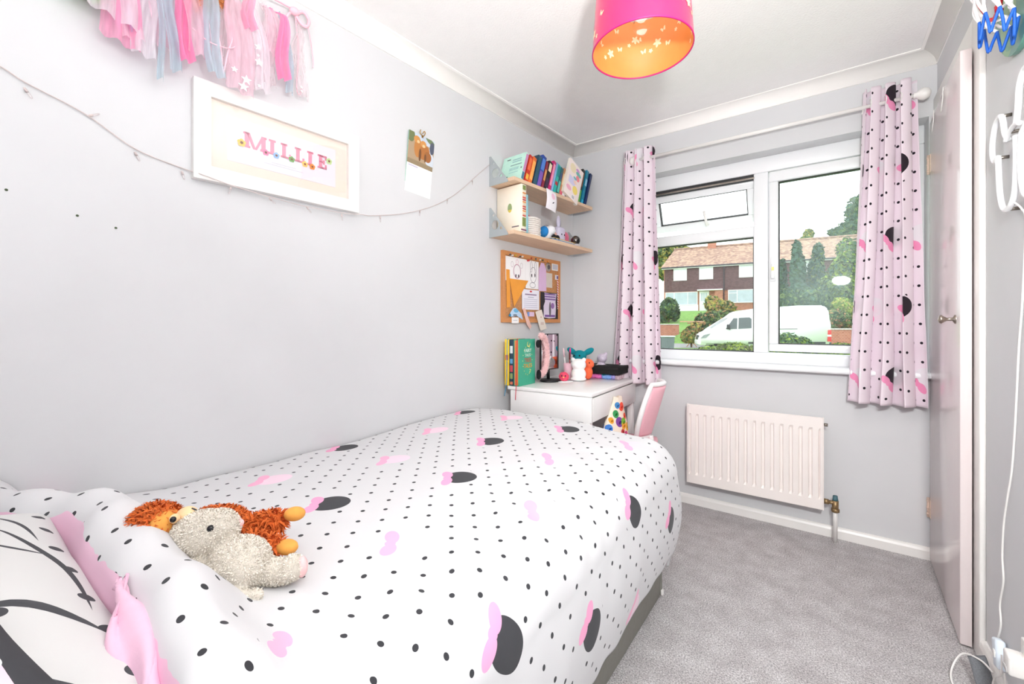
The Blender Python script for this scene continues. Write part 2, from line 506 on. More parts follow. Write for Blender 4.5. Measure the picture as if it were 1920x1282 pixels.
# ------------------------------------------------------------------ window
FYW = WY+.10      # room face of the frame
win = MB()
def bar(mb, x0, x1, z0, z1, y0=FYW, dep=.07, bev=.006): mb.b2((x0, y0, z0), (x1, y0+dep, z1), bevel=bev); return mb
XL, XR, ZB, ZT = -1.02, .395, .872, 2.045
XM0, XM1 = -.337, -.262
bar(win, XL, XR, 1.985, 2.076); bar(win, XL, XR, ZB, .935); bar(win, XL, XL+.075, .935, 1.985); bar(win, XR-.07, XR, .935, 1.985)
bar(win, XM0, XM1, .935, 1.985); bar(win, XL+.075, XM0, 1.617, 1.680)
window = struct(win.build('window_1', M_upvc))
# glazing beads and dark gaskets of the fixed light (left, below)
def rimset(x0, x1, z0, z1, y, w, d, m, name, parent, rot=None):
    mb = MB()
    mb.b2((x0, y, z0), (x1, y+d, z0+w)); mb.b2((x0, y, z1-w), (x1, y+d, z1)); mb.b2((x0, y, z0+w), (x0+w, y+d, z1-w)); mb.b2((x1-w, y, z0+w), (x1, y+d, z1-w))
    return mb.build(name, m, parent)
rimset(-.945, XM0, .935, 1.617, FYW+.018, .005, .03, M_rubber, 'gasket', window)
MB().b2((-.944, FYW+.03, .936), (XM0-.001, FYW+.036, 1.616)).build('pane', M_glass, window)
# opening casement on the right
sash = MB(); y0 = FYW-.012
sx0, sx1, sz0, sz1 = XM1+.004, XR-.035, .945, 1.977
for a in ((sx0, sx1, sz0, sz0+.042), (sx0, sx1, sz1-.060, sz1), (sx0, sx0+.046, sz0+.042, sz1-.06), (sx1-.05, sx1, sz0+.042, sz1-.06)):
    sash.b2((a[0], y0, a[2]), (a[1], y0+.06, a[3]), bevel=.006)
sashR = sash.build('casement', M_upvc, window)
rimset(sx0+.046, sx1-.05, sz0+.042, sz1-.06, y0+.014, .005, .03, M_rubber, 'gasket', sashR)
MB().b2((sx0+.047, y0+.03, sz0+.043), (sx1-.051, y0+.036, sz1-.061)).build('pane', M_glassR, sashR)
h = MB(); h.b2((sx0+.008, y0-.008, 1.345), (sx0+.036, y0, 1.485), bevel=.006)
h.b2((sx0+.012, y0-.034, 1.36), (sx0+.032, y0-.02, 1.435), bevel=.005); h.box((sx0+.022, y0-.018, 1.435), (.016, .03, .016), bevel=.004)
h.build('casement_handle', M_upvc, sashR)
MB().box((sx0+.022, y0-.0355, 1.415), (.012, .003, .02)).build('key_hole', M_brass, sashR)
# top light, hinged at its head and pushed open at the bottom
tl = MB(); tx0, tx1, tz = -.955, XM0+.004, 1.955; hh = .245
for a in ((tx0, tx1, -hh, -hh+.044), (tx0, tx1, -.044, 0), (tx0, tx0+.046, -hh+.044, -.044), (tx1-.046, tx1, -hh+.044, -.044)):
    tl.b2((a[0], 0, a[2]), (a[1], .055, a[3]), bevel=.005)
topl = tl.build('top_light', M_upvc, window, (0, FYW+.03, tz), (radians(24), 0, 0))
rimset(tx0+.046, tx1-.046, -hh+.044, -.044, .012, .005, .03, M_rubber, 'gasket', topl)
MB().b2((tx0+.047, .026, -hh+.045), (tx1-.047, .032, -.045)).build('pane', M_glass, topl)
h = MB(); h.tube([(-.61, -.004, -hh+.02), (-.61, -.03, -hh+.022)], .008); h.tube([(-.61, -.03, -hh+.02), (-.615, -.034, -hh+.06), (-.622, -.03, -hh+.115)], .008)
h.build('stay_handle', M_white, topl)
g = MB(); g.b2((tx0-.0, FYW+.004, 1.958), (tx1, FYW+.05, 1.984)); g.build('gasket', M_rubber, window)
g = MB(); g.b2((tx0, FYW-.001, 1.958), (tx1, FYW+.006, 1.967)); g.build('hinge_track', M_metal, window)
# sill board
sill = MB(); sill.b2((-1.06, WY-.062, .848), (RX-.004, FYW+.01, .874), bevel=.009)
struct(sill.build('trim_4', M_upvc))

# ------------------------------------------------------------------ cupboard door and its casing in the right wall
cas = MB()
cas.b2((RX-.016, 2.020, .0), (RX, 2.112, 2.14), bevel=.004); cas.b2((RX-.013, 2.112, 2.045), (RX, WY, 2.15), bevel=.003)
struct(cas.build('trim_5', M_white))
DL = .672
door = MB(); door.b2((-.026, -DL, .008), (.003, 0, 2.035), bevel=.002)
door1 = struct(door.build('door_1', mat('door_paint', (226, 214, 214), .16, .012, 8, .03, 30, .001), None, (RX-.001, 2.752, 0), radians(-1.9)))
k = MB(); kx = -.026
k.lathe([(.016, 0), (.016, .003), (.006, .008), (.0055, .022), (.011, .03), (.016, .036), (.014, .042), (.002, .045)], 20, Matrix.Translation((kx, -DL+.075, 1.118)) @ RM('Y', -pi/2), capt=True)
k.build('door_knob', M_knob, door1)
for hz in (1.845, .245):
    hb = MB(); hb.tube([(-.030, .006, hz-.045), (-.030, .006, hz+.045)], .006); 
    for q in (-.03, 0, .03): hb.tube([(-.030, .006, hz+q-.004), (-.030, .006, hz+q+.004)], .0072)
    hb.b2((-.028, -.03, hz-.04), (-.0255, .0, hz+.04))
    hb.build('hinge', mat('painted_hinge', (226, 200, 184), .5, .1, 30), door1)
for hy, w in ((-.33, .03), (-.10, .03)):
    q = MB(); q.tube([(-.012, hy-.06, 2.039), (-.03, hy-.05, 2.039), (-.0305, hy-.045, 2.0), (-.032, hy-.02, 1.955)], .0018, 6)
    q.build('wire_hook', M_white, door1)
# ------------------------------------------------------------------ outside: street, house opposite, planting
def leafmat(name, a, b, trans=.25):
    m, nt, p = newmat(name)
    n = noise_tex(nt, 1.7, 3); n2 = noise_tex(nt, 9, 2)
    ad = nt.nodes.new('ShaderNodeMath'); ad.operation = 'ADD'; nt.links.new(n.outputs[0], ad.inputs[0]); nt.links.new(n2.outputs[0], ad.inputs[1])
    hf = nt.nodes.new('ShaderNodeMath'); hf.operation = 'MULTIPLY'; hf.inputs[1].default_value = .5; nt.links.new(ad.outputs[0], hf.inputs[0])
    c = ramp(nt, hf.outputs[0], [(.38, srgb(*a)), (.62, srgb(*b))]); nt.links.new(c, p.inputs['Base Color']); setp(p, rough=.7, spec=.2)
    out = nt.nodes['Material Output']; t = nt.nodes.new('ShaderNodeBsdfTranslucent'); nt.links.new(c, t.inputs[0])
    x = nt.nodes.new('ShaderNodeMixShader'); x.inputs[0].default_value = trans
    nt.links.new(p.outputs[0], x.inputs[1]); nt.links.new(t.outputs[0], x.inputs[2]); nt.links.new(x.outputs[0], out.inputs[0])
    return m
L_dark = leafmat('leaf_dark', (34, 52, 34), (86, 116, 78)); L_mid = leafmat('leaf_mid', (58, 82, 42), (138, 162, 98))
L_yel = leafmat('leaf_yellow', (130, 128, 50), (216, 202, 112)); L_red = leafmat('leaf_red', (150, 110, 80), (200, 160, 110))
L_blue = leafmat('leaf_blue', (38, 66, 54), (104, 138, 116)); L_lime = leafmat('leaf_lime', (92, 122, 40), (172, 194, 80))
M_bark = mat('bark', (110, 90, 74), .9, .2, 12)
M_grass = mat('lawn', (120, 160, 80), .95, .25, 6)
M_road = mat('tarmac', (150, 150, 150), .9, .1, 20)
HE = Vector((.990, .139, 0)); HN = Vector((-.139, .990, 0)); HO = Vector((-13.358, 44.766, 0))
def hs(s, d, z=0): return HO+HE*s+HN*d+Vector((0, 0, z))
# ground: own front garden, road, bank up to the house
prof = [(-42.4, -.45), (-22, -.35), (-19.5, -.28), (-14.0, -.25), (-13.0, .55), (-9, 1.1), (-4, 2.2), (0, 2.45), (30, 3.0)]
mb = MB(); bm = mb.bm; rows = []
for d, z in prof: rows.append([bm.verts.new(hs(s, d, z)) for s in (-40, -20, -5, 5, 15, 30, 60)])
for i, (A, B) in enumerate(zip(rows, rows[1:])):
    for k in range(6):
        f = bm.faces.new((A[k], A[k+1], B[k+1], B[k])); f.material_index = 1 if i == 2 else 0
struct(mb.build('ground', [M_grass, M_road], recalc=True))

def brickmat(name, a, b, mortar, scale, rough=.9):
    m, nt, p = newmat(name)
    t = nt.nodes.new('ShaderNodeTexBrick'); t.inputs['Scale'].default_value = scale
    t.inputs['Color1'].default_value = srgb(*a); t.inputs['Color2'].default_value = srgb(*b); t.inputs['Mortar'].default_value = srgb(*mortar)
    t.inputs['Mortar Size'].default_value = .012
    tc = nt.nodes.new('ShaderNodeTexCoord'); mp = nt.nodes.new('ShaderNodeMapping'); mp.inputs['Rotation'].default_value = (pi/2, 0, 0)
    nt.links.new(tc.outputs['Object'], mp.inputs[0]); nt.links.new(mp.outputs[0], t.inputs[0]); nt.links.new(t.outputs[0], p.inputs['Base Color'])
    setp(p, rough=rough); bump(nt, p, t.outputs[1], .4, .02)
    return m
M_brick = brickmat('red_brick', (176, 108, 84), (196, 128, 100), (200, 184, 170), 3.0)
M_hung = brickmat('hung_tile', (98, 72, 74), (118, 88, 90), (70, 52, 56), 2.6)
M_roof = brickmat('roof_tile', (196, 166, 140), (150, 118, 106), (112, 90, 84), 2.2)
M_house = mat('house_white', (244, 244, 244), .5, .01, 3)
M_pane = mat('dim_window', (186, 200, 210), .12, .12, 1.2)
M_net = mat('net_curtain', (236, 240, 244), .5, .08, 3, stretch=(8, 8, .2))
hr = atan2(HE.y, HE.x)
house = thing('terraced_house', 'brown tile-hung terraced house with brown roof across the road', 'house', HO, hr)
S1 = 30.0
mb = MB(); mb.b2((0, 0, 2.2), (S1, 7, 4.45)); mb.build('lower_wall', M_brick, house)
mb = MB(); mb.b2((.06, -.06, 4.42), (S1, .02, 6.9)); mb.build('hung_tile_wall', M_hung, house)
mb = MB(); mb.b2((-.0, -.02, 4.4), (.06, 7, 6.9)); mb.prism([(0, 0), (7, 0), (3.6, 1.75)], 0, .06, Matrix.Translation((.0, 0, 6.9)) @ RM('Z', pi/2) @ Matrix.Translation((0, -.06, 0))); mb.build('end_wall', M_brick, house)
rf = MB(); bm = rf.bm
def slab(mb, a, b, c, d, t=.1):
    n = (Vector(b)-Vector(a)).cross(Vector(d)-Vector(a)).normalized()*t
    P = [Vector(q) for q in (a, b, c, d)]; Q = [q-n for q in P]
    A = [mb.bm.verts.new(q) for q in P]; B = [mb.bm.verts.new(q) for q in Q]
    mb.bm.faces.new(A); mb.bm.faces.new(B[::-1])
    for i in range(4): mb.bm.faces.new((A[i], B[i], B[(i+1) % 4], A[(i+1) % 4]))
slab(rf, (-.25, -.35, 6.92), (S1, -.35, 6.92), (S1, 3.6, 9.28), (.55, 3.6, 9.28)); slab(rf, (S1, 7.4, 6.92), (-.25, 7.4, 6.92), (.55, 3.6, 9.28), (S1, 3.6, 9.28))
rf.build('roof', M_roof, house, recalc=True)
MB().tube([(.5, 3.6, 9.32), (S1, 3.6, 9.32)], .12, 8).build('ridge', M_roof, house)
mb = MB(); mb.b2((-.2, -.30, 6.72), (S1, -.18, 6.9)); mb.build('fascia_board', M_house, house)
mb = MB(); mb.tube([(-.2, -.36, 6.86), (S1, -.36, 6.86)], .07, 8); mb.tube([(5.55, -.2, 6.86), (5.55, -.14, 6.5), (5.55, -.14, 2.6)], .05, 8); mb.build('drainpipe', mat('dark_pipe', (80, 76, 84), .5), house)
ch = MB(); ch.b2((3.9, 3.3, 8.9), (4.7, 3.9, 9.95)); c0 = ch.build('chimney', M_brick, house)
for x in (4.1, 4.5): MB().lathe([(.13, 9.95), (.1, 10.25), (.12, 10.27)], 10, Matrix.Translation((x, 3.6, 0))).build('chimney_pot', M_brick, c0)
def hwin(x0, x1, z0, z1, divs, net=False, y=-.1, top=0):
    mb = MB(); w = .07
    mb.b2((x0, y-.05, z0-.06), (x1, y+.08, z0)); mb.b2((x0, y-.03, z1-w), (x1, y+.05, z1)); 
    for x in [x0]+[lerp(x0, x1, q) for q in divs]+[x1-w]: mb.b2((x, y-.03, z0), (x+w, y+.05, z1-w))
    if top: mb.b2((x0, y-.02, z1-top), (lerp(x0, x1, divs[0]), y+.05, z1-top+.05))
    f = mb.build('window', M_house, house)
    e = [x0]+[lerp(x0, x1, q) for q in divs]+[x1-w]
    for a, b in zip(e, e[1:]):
        MB().b2((a+w, y+.01, z0), (b, y+.03, z1-w)).build('pane', M_net if net else M_pane, f)
hwin(.94, 2.2, 5.58, 6.78, [.48], True); hwin(3.34, 4.6, 5.60, 6.8, [.6], True); hwin(6.83, 9.0, 5.62, 6.86, [.5], True)
hwin(11.0, 12.4, 5.6, 6.8, [.5], True); hwin(15.0, 16.4, 5.6, 6.8, [.5], True)
hwin(.15, 3.2, 3.10, 4.36, [.27, .69], False, -.06); hwin(5.9, 8.4, 3.22, 4.42, [.3], False, -.06, .35); hwin(11, 13.6, 3.2, 4.4, [.3], False, -.06)
MB().b2((.1, -.08, 2.2), (3.25, .02, 3.06)).build('white_panel', M_house, house)
dr = MB(); dr.b2((3.36, -.12, 2.35), (4.25, -.04, 4.36), bevel=.02); d_ = dr.build('front_door', M_house, house)
for x in (3.52, 3.72, 3.92): MB().b2((x, -.14, 3.4), (x+.12, -.11, 4.2)).build('pane', M_pane, d_)
MB().b2((3.2, -.7, 4.4), (5.45, .02, 4.52), bevel=.02).build('porch_canopy', M_house, house)
MB().b2((4.75, -.55, 2.3), (5.45, .02, 4.4)).build('porch_wall', M_brick, house)

# leafy plants: each crown is a cloud of leaf blades around the branches
def crown(blobs, n, size, mats, weights, seed, mb=None):
    rnd = random.Random(seed); mb = mb or MB(); bm = mb.bm
    vol = [b[3]*b[4]*b[5] for b in blobs]
    for b in rnd.choices(blobs, weights=[v**.67 for v in vol], k=n):
        d = Vector((rnd.gauss(0, 1), rnd.gauss(0, 1), rnd.gauss(0, 1))).normalized()
        r = .55+.5*rnd.random()**.5
        c = Vector(b[:3])+Vector((d.x*b[3], d.y*b[4], d.z*b[5]))*r
        t = d.orthogonal().normalized(); t = Matrix.Rotation(rnd.random()*2*pi, 3, d) @ t
        ax = (t+d*rnd.uniform(-.5, .8)).normalized(); w = ax.cross(d).normalized()
        s = size*rnd.uniform(.6, 1.3)
        q = [c-ax*s*.5, c+w*s*.32, c+ax*s*.6, c-w*s*.32]
        f = bm.faces.new([bm.verts.new(v) for v in q]); f.material_index = rnd.choices(range(len(mats)), weights=weights)[0]
    return mb
def plant(name, label, cat, loc, blobs, n, size, mats, weights, seed, trunk=None, group=None):
    r = thing(name, label, cat, loc, 0, group)
    o = crown(blobs, n, size, mats, weights, seed).build('foliage', mats, r)
    t = MB()
    zb = min(b[2]-b[5] for b in blobs); 
    for i, b in enumerate(blobs[:5]):
        rad = trunk or .05
        t.tube(cr([(0, 0, -9.0 if cat == 'tree' and name == 'background_tree' else -.35), (b[0]*.2, b[1]*.2, b[2]*.45), (b[0]*.9, b[1]*.9, b[2])], 3), [rad*(1-.1*k) for k in range(7)], 6)
    t.build('trunk', M_bark, r)
    return r
plant('background_tree', 'yellowing leafy tree rising behind the left end of the brown house', 'tree', (-18.51,63.31,9.47), [(-0.63, -0.46, 1.71, 1.09, 0.98, 1.4), (0.75, 0.55, 1.94, 1.24, 1.12, 1.24), (2.0, 1.47, 2.17, 1.09, 0.98, 0.78), (-0.25, -0.18, 0.0, 1.24, 1.17, 1.86)], 2600, 0.75, [L_mid,L_yel,L_dark], [5,3,3], 1, 0.124, None)
plant('laurel_bush', 'round dark green bush before the white panelled ground floor', 'bush', (-10.60,36.87,1.46), [(0.0, 0.0, 0.99, 0.77, 0.69, 0.86), (-0.4, -0.29, 0.45, 0.54, 0.49, 0.63), (0.36, 0.27, 0.54, 0.45, 0.41, 0.63)], 2200, 0.3, [L_dark,L_mid,L_blue], [5,3,2], 2, 0.072, None)
plant('flowering_bush', 'yellow tinged bush beside the white front door across the road', 'bush', (-6.69,36.02,1.43), [(-0.17, -0.12, 1.16, 0.74, 0.67, 0.58), (0.57, 0.42, 0.91, 0.66, 0.59, 0.58), (-0.33, -0.24, 1.57, 0.5, 0.45, 0.33), (0.17, 0.12, 0.41, 0.99, 0.89, 0.58)], 2600, 0.28, [L_yel,L_mid,L_red,L_dark], [5,3,2,1], 3, 0.066, None)
plant('privet_bush', 'broad dark green bush behind the bonnet of the van', 'bush', (-6.10,30.25,0.15), [(-0.34, -0.25, 1.05, 0.56, 0.5, 0.63), (0.28, 0.21, 1.12, 0.7, 0.63, 0.7), (0.0, 0.0, 0.46, 0.91, 0.82, 0.63), (0.79, 0.58, 1.4, 0.56, 0.5, 0.49)], 3200, 0.24, [L_dark,L_mid,L_red], [5,4,1], 4, 0.056, None)
plant('garden_shrub', 'small rusty brown shrub by the wooden bird table', 'bush', (-6.30,26.38,0.10), [(-0.05, -0.04, 0.38, 0.38, 0.34, 0.5), (0.2, 0.15, 0.75, 0.31, 0.28, 0.38), (-0.28, -0.2, 0.31, 0.25, 0.24, 0.38)], 1200, 0.2, [L_red,L_mid,L_yel], [3,3,2], 5, 0.05, None)
plant('spreading_juniper', 'feathery light green shrub below the rear of the white van', 'bush', (-0.64,12.55,0.31), [(-0.11, -0.08, 0.26, 0.34, 0.31, 0.32), (0.16, 0.12, 0.24, 0.29, 0.26, 0.24), (-0.27, -0.19, 0.17, 0.21, 0.19, 0.29), (0.37, 0.27, 0.17, 0.21, 0.19, 0.16)], 3800, 0.085, [L_mid,L_blue,L_lime], [5,3,2], 6, 0.03, None)
plant('front_hedge', 'low trimmed green hedge under the front wheels of the van', 'hedge', (-1.95,12.21,0.22), [(-0.44, -0.33, 0.14, 0.36, 0.32, 0.19), (0.06, 0.04, 0.22, 0.41, 0.37, 0.19), (0.44, 0.33, 0.14, 0.36, 0.32, 0.19), (-0.78, -0.57, 0.06, 0.33, 0.3, 0.17)], 4200, 0.08, [L_mid,L_lime,L_dark], [4,4,2], 7, 0.03, None)
plant('verge_hedge', 'strip of yellow green hedge at the foot of the right window pane', 'hedge', (0.23,15.05,0.20), [(-0.24, -0.18, 0.18, 0.36, 0.32, 0.15), (0.18, 0.13, 0.2, 0.36, 0.32, 0.18), (0.61, 0.44, 0.2, 0.36, 0.32, 0.18)], 2200, 0.085, [L_lime,L_mid], [4,4], 8, 0.03, None)
plant('cypress', 'tall slim blue green cypress at the left side of the right pane', 'tree', (-2.60,40.25,1.44), [(-0.07, -0.05, 1.7, 0.43, 1.07, 1.7), (-0.1, -0.08, 3.41, 0.3, 0.91, 1.45)], 1800, 0.3, [L_blue,L_dark], [4,3], 9, 0.068, 'cypresses')
plant('cypress', 'tall blue green cypress in the middle of the right pane', 'tree', (-1.60,39.13,1.42), [(0.0, 0.0, 1.63, 0.65, 1.13, 1.79), (-0.03, -0.02, 3.66, 0.53, 0.97, 1.55), (-0.1, -0.07, 5.09, 0.33, 0.62, 0.98)], 3200, 0.3, [L_blue,L_dark], [5,2], 10, 0.065, 'cypresses')
plant('cypress', 'broad pale blue cypress standing right of the tall cypress', 'tree', (-0.52,40.54,1.43), [(-0.07, -0.05, 1.65, 0.74, 1.04, 1.65), (0.0, 0.0, 3.51, 0.58, 0.94, 1.49), (0.13, 0.1, 4.96, 0.41, 0.62, 0.99)], 3200, 0.3, [L_blue,L_mid], [5,2], 11, 0.066, 'cypresses')
plant('conifer', 'big feathery light green conifer close to the right curtain', 'tree', (0.89,37.85,1.02), [(-0.09, -0.07, 1.88, 0.98, 0.95, 1.5), (0.15, 0.11, 3.57, 0.9, 0.85, 1.35), (0.45, 0.33, 5.07, 0.75, 0.71, 1.13), (-0.61, -0.44, 2.63, 0.75, 0.68, 0.9), (1.12, 0.82, 2.63, 0.98, 1.66, 2.63)], 5200, 0.28, [L_mid,L_lime,L_blue], [5,2,2], 12, 0.06, None)
plant('background_tree', 'dark tree standing taller than the long roof at the far right', 'tree', (3.07,71.69,8.66), [(0.0, 0.0, 4.21, 1.96, 1.77, 2.1), (-0.85, -0.62, 3.15, 1.68, 1.51, 1.4), (0.68, 0.5, 7.01, 1.54, 1.59, 2.52), (-1.7, -1.24, 4.56, 0.98, 0.88, 0.56)], 3600, 0.6, [L_dark,L_mid,L_blue], [4,3,2], 13, 0.112, None)
plant('background_tree', 'small wispy tree top showing above the roof ridge', 'tree', (-1.68,70.69,11.11), [(-0.06, -0.04, 2.32, 0.58, 0.52, 0.58), (-0.29, -0.21, 1.6, 0.73, 0.65, 0.44)], 500, 0.5, [L_mid,L_yel], [3,3], 14, 0.116, None)
plant('laurel_bush', 'spreading mid green bush above the roof of the white van', 'bush', (-1.63,34.76,1.75), [(-0.44, -0.32, 1.09, 0.73, 0.65, 0.73), (0.59, 0.43, 1.02, 0.94, 0.85, 0.8), (1.46, 1.07, 0.87, 0.73, 0.65, 0.87), (-1.02, -0.75, 0.87, 0.58, 0.52, 0.58)], 3400, 0.24, [L_mid,L_dark,L_blue], [4,4,2], 15, 0.058, None)
plant('laurel_bush', 'bright lime green bush behind the rear doors of the van', 'bush', (0.77,32.80,0.54), [(0.05, 0.04, 1.73, 0.49, 0.44, 0.46), (0.39, 0.29, 1.46, 0.46, 0.41, 0.46)], 1400, 0.22, [L_lime,L_yel], [5,2], 16, 0.052, None)
plant('laurel_bush', 'mottled olive bush on the brick wall behind the van', 'bush', (0.67,30.88,0.58), [(-0.12, -0.09, 0.83, 0.49, 0.44, 0.55), (0.22, 0.16, 0.64, 0.49, 0.44, 0.55), (-0.32, -0.24, 0.4, 0.31, 0.28, 0.43)], 2200, 0.2, [L_mid,L_red,L_dark], [4,2,3], 17, 0.049, None)
# bird table, low garden walls, wheelie bins
r = thing('bird_table', 'slender wooden bird table among shrubs left of the van', 'bird table', (-6.53, 27.45, -.25))
MB().box((0, 0, .75), (.09, .09, 1.5)).build('post', mat('raw_timber', (206, 160, 128), .8, .1, 9), r)
mb = MB(); mb.box((0, 0, 1.52), (1.3, .5, .06)); mb.box((0, 0, 1.42), (.5, .06, .08)); mb.build('table_top', MATS['raw_timber'], r)
for x in (-.2, .2): MB().tube([(x*.2, 0, .3), (x*1.6, 0, -.05)], .03, 6).build('foot', MATS['raw_timber'], r)
def gwall(name, label, p, q, z0, z1):
    p = Vector(p); q = Vector(q); d = (q-p); L = d.length
    w = thing(name, label, 'wall', (p.x, p.y, z0), atan2(d.y, d.x))
    MB().b2((0, 0, 0), (L, .25, z1-z0)).build('brickwork', M_brick, w)
    n = int(L/.5)
    for i in range(n): MB().b2((i*L/n+.01, -.04, z1-z0), ((i+1)*L/n-.01, .29, z1-z0+.08), bevel=.015, seg=1).build('coping_stone', mat('coping', (206, 198, 190), .9, .1, 5), w)
gwall('garden_wall', 'low brick garden wall beside the grey bins at the far left', (-10.6, 30.9), (-8.5, 32.1), -.2, 1.05)
gwall('garden_wall', 'low orange brick wall behind the rear bumper of the van', (-.4, 28.2), (4.5, 31.8), -.3, .8)
def wbin(loc, body, label):
    b = thing('wheelie_bin', label, 'bin', loc, radians(25))
    mb = MB(); mb.lathe([(.30, .06), (.38, .98)], 4, RM('Z', pi/4), smooth=False, capb=True); mb.build('bin_body', body, b)
    mb = MB(); mb.box((0, 0, 1.01), (.6, .62, .05), bevel=.02); mb.box((0, .3, .99), (.5, .06, .04), bevel=.01); mb.build('lid', mat('pale_bin_lid', (206, 212, 218), .5, .05, 9), b)
    for x in (-.2, .2): MB().tube([(x, .25, .1), (x+.05, .25, .1)], .1, 12).build('wheel', M_black, b)
wbin((-5.37, 18.4, -.42), mat('grey_bin', (112, 120, 128), .5, .05, 6), 'grey wheelie bin with a pale lid at the window corner')
wbin((-6.05, 18.3, -.42), mat('dark_bin', (70, 80, 80), .5, .05, 6), 'darker wheelie bin half hidden by the left window frame')

# ------------------------------------------------------------------ white van
VZ = -.36
van = thing('delivery_van', 'white long panel van parked in the road outside the window', 'van', (-5.31, 23.99, VZ), radians(20))
M_van = mat('van_white', (246, 246, 248), .25, .01, 4); M_vg = mat('van_glass', (96, 104, 110), .1, .1, 3)
P = [(0, .38), (5.92, .42), (5.93, 1.4), (5.84, 2.2), (5.62, 2.40), (4.5, 2.40), (2.5, 2.25), (1.85, 2.15), (1.45, 1.82), (.62, 1.18), (.14, .98), (0, .8)]
mb = MB(); mb.prism(P, 0, 1.9)
bmesh.ops.bevel(mb.bm, geom=[e for e in mb.bm.edges], offset=.07, segments=2, affect='EDGES')
for f in mb.bm.faces: f.smooth = True
mb.build('body', M_van, van)
def vpanel(name, pts, m, y=-.006, t=.02): return MB().prism(pts, y, y+t).build(name, m, van)
vpanel('side_window', [(1.25, 1.22), (1.78, 1.22), (1.80, 1.78), (1.62, 1.78)], M_vg); vpanel('side_window', [(1.84, 1.22), (2.45, 1.26), (2.45, 1.74), (2.36, 1.82), (1.86, 1.80)], M_vg)
mb = MB(); a = Vector((.70, 0, 1.25)); b_ = Vector((1.42, 0, 1.80)); n = Vector((-.6, 0, .8))*.012
mb.quad([a+n+Vector((0, .16, 0)), b_+n+Vector((0, .26, 0)), b_+n+Vector((0, 1.64, 0)), a+n+Vector((0, 1.74, 0))]); mb.build('windscreen', mat('windscreen', (214, 222, 226), .1, .03, 2), van)
vpanel('side_rail', [(2.3, .46), (5.7, .5), (5.7, .60), (2.3, .56)], M_dark); vpanel('slide_rail', [(3.0, 1.19), (4.5, 1.22), (4.5, 1.25), (3.0, 1.22)], M_dark, -.012)
mb = MB(); mb.b2((-.03, .05, .36), (.35, 1.85, .62), bevel=.05); mb.build('front_bumper', M_van, van)
mb = MB(); mb.b2((5.80, .05, .36), (5.99, 1.85, .58), bevel=.04); mb.build('rear_bumper', M_dark, van)
mb = MB()
for z in (.66, .72, .78, .84): mb.b2((-.03, .5, z), (.06, 1.4, z+.03))
g = mb.build('grille', M_dark, van)
mb = MB(); Mx = Matrix.Translation((-.05, .95, .77)) @ RM('Y', -pi/2)
mb.tube([Mx @ Vector((.12*cos(2*pi*k/16), .12*sin(2*pi*k/16), 0)) for k in range(16)], .016, 6, closed=True)
for k in range(3): mb.tube([Mx @ Vector((0, 0, 0)), Mx @ Vector((.12*cos(pi+2*pi*k/3), .12*sin(pi+2*pi*k/3), 0))], .014, 5)
mb.build('grille_badge', M_metal, van)
vpanel('headlamp', [(.04, .72), (.3, .74), (.52, .98), (.2, .9)], mat('headlamp', (150, 156, 160), .2, .2, 9), -.01)
vpanel('tail_lamp', [(5.78, .62), (5.94, .62), (5.94, 1.18), (5.80, 1.18)], mat('tail_lamp_red', (220, 60, 66), .3, .1, 3), -.012)
vpanel('tail_lamp_stripe', [(5.78, .86), (5.94, .86), (5.94, .95), (5.78, .95)], M_van, -.016)
mb = MB(); mb.b2((1.28, -.22, 1.2), (1.42, -.05, 1.46), bevel=.04); mb.tube([(1.4, -.08, 1.22), (1.46, .02, 1.2)], .03, 6); mb.build('wing_mirror', M_dark, van)
for x in (1.05, 4.75):
    for y in (.12, 1.72):
        mb = MB(); Mw = Matrix.Translation((x, y, .36)) @ RM('X', pi/2)
        mb.lathe([(.01, .10), (.2, .10), (.22, .12), (.34, .11), (.36, .06), (.36, -.08), (.3, -.1)], 20, Mw, mi=0)
        w = mb.build('wheel', M_black, van)
        MB().lathe([(.01, .11), (.2, .112), (.21, .125)], 16, Mw).build('hub_cap', M_metal, w)
# ------------------------------------------------------------------ bed
bed = thing('divan_bed', 'grey fabric single divan bed base along the left wall', 'bed', (-1.0, .76, 0))
def loc(p): return (p[0]+1.0, p[1]-.76, p[2])
M_divan = mat('divan_fabric', (132, 130, 123), .9, .04, 60, .2, 700, .0008)
mb = MB(); mb.b2(loc((-1.485, -.19, .025)), loc((-.522, 1.700, .36)), bevel=.008); mb.build('divan_base', M_divan, bed)
mb = MB(); mb.b2(loc((-1.49, 1.701, .03)), loc((-.517, 1.713, .355)), bevel=.004); mb.build('end_panel', M_divan, bed)
for x in (-1.42, -.56):
    for y in (-.12, 1.66): MB().lathe([(.02, 0), (.022, .03)], 12, Matrix.Translation(loc((x, y, 0))), capb=True).build('glide_foot', M_black, bed)
MB().box(loc((-.515, 1.704, .045)), (.008, .014, .02), bevel=.002).build('corner_clip', M_white, bed)
mattress = MB(); mattress.b2((-1.49, -.19, .362), (-.53, 1.71, .575), bevel=.05, seg=4)
tag(mattress.build('mattress', mat('mattress_ticking', (236, 236, 238), .9, .02, 30)), 'white mattress lying under the spotted duvet', 'mattress')

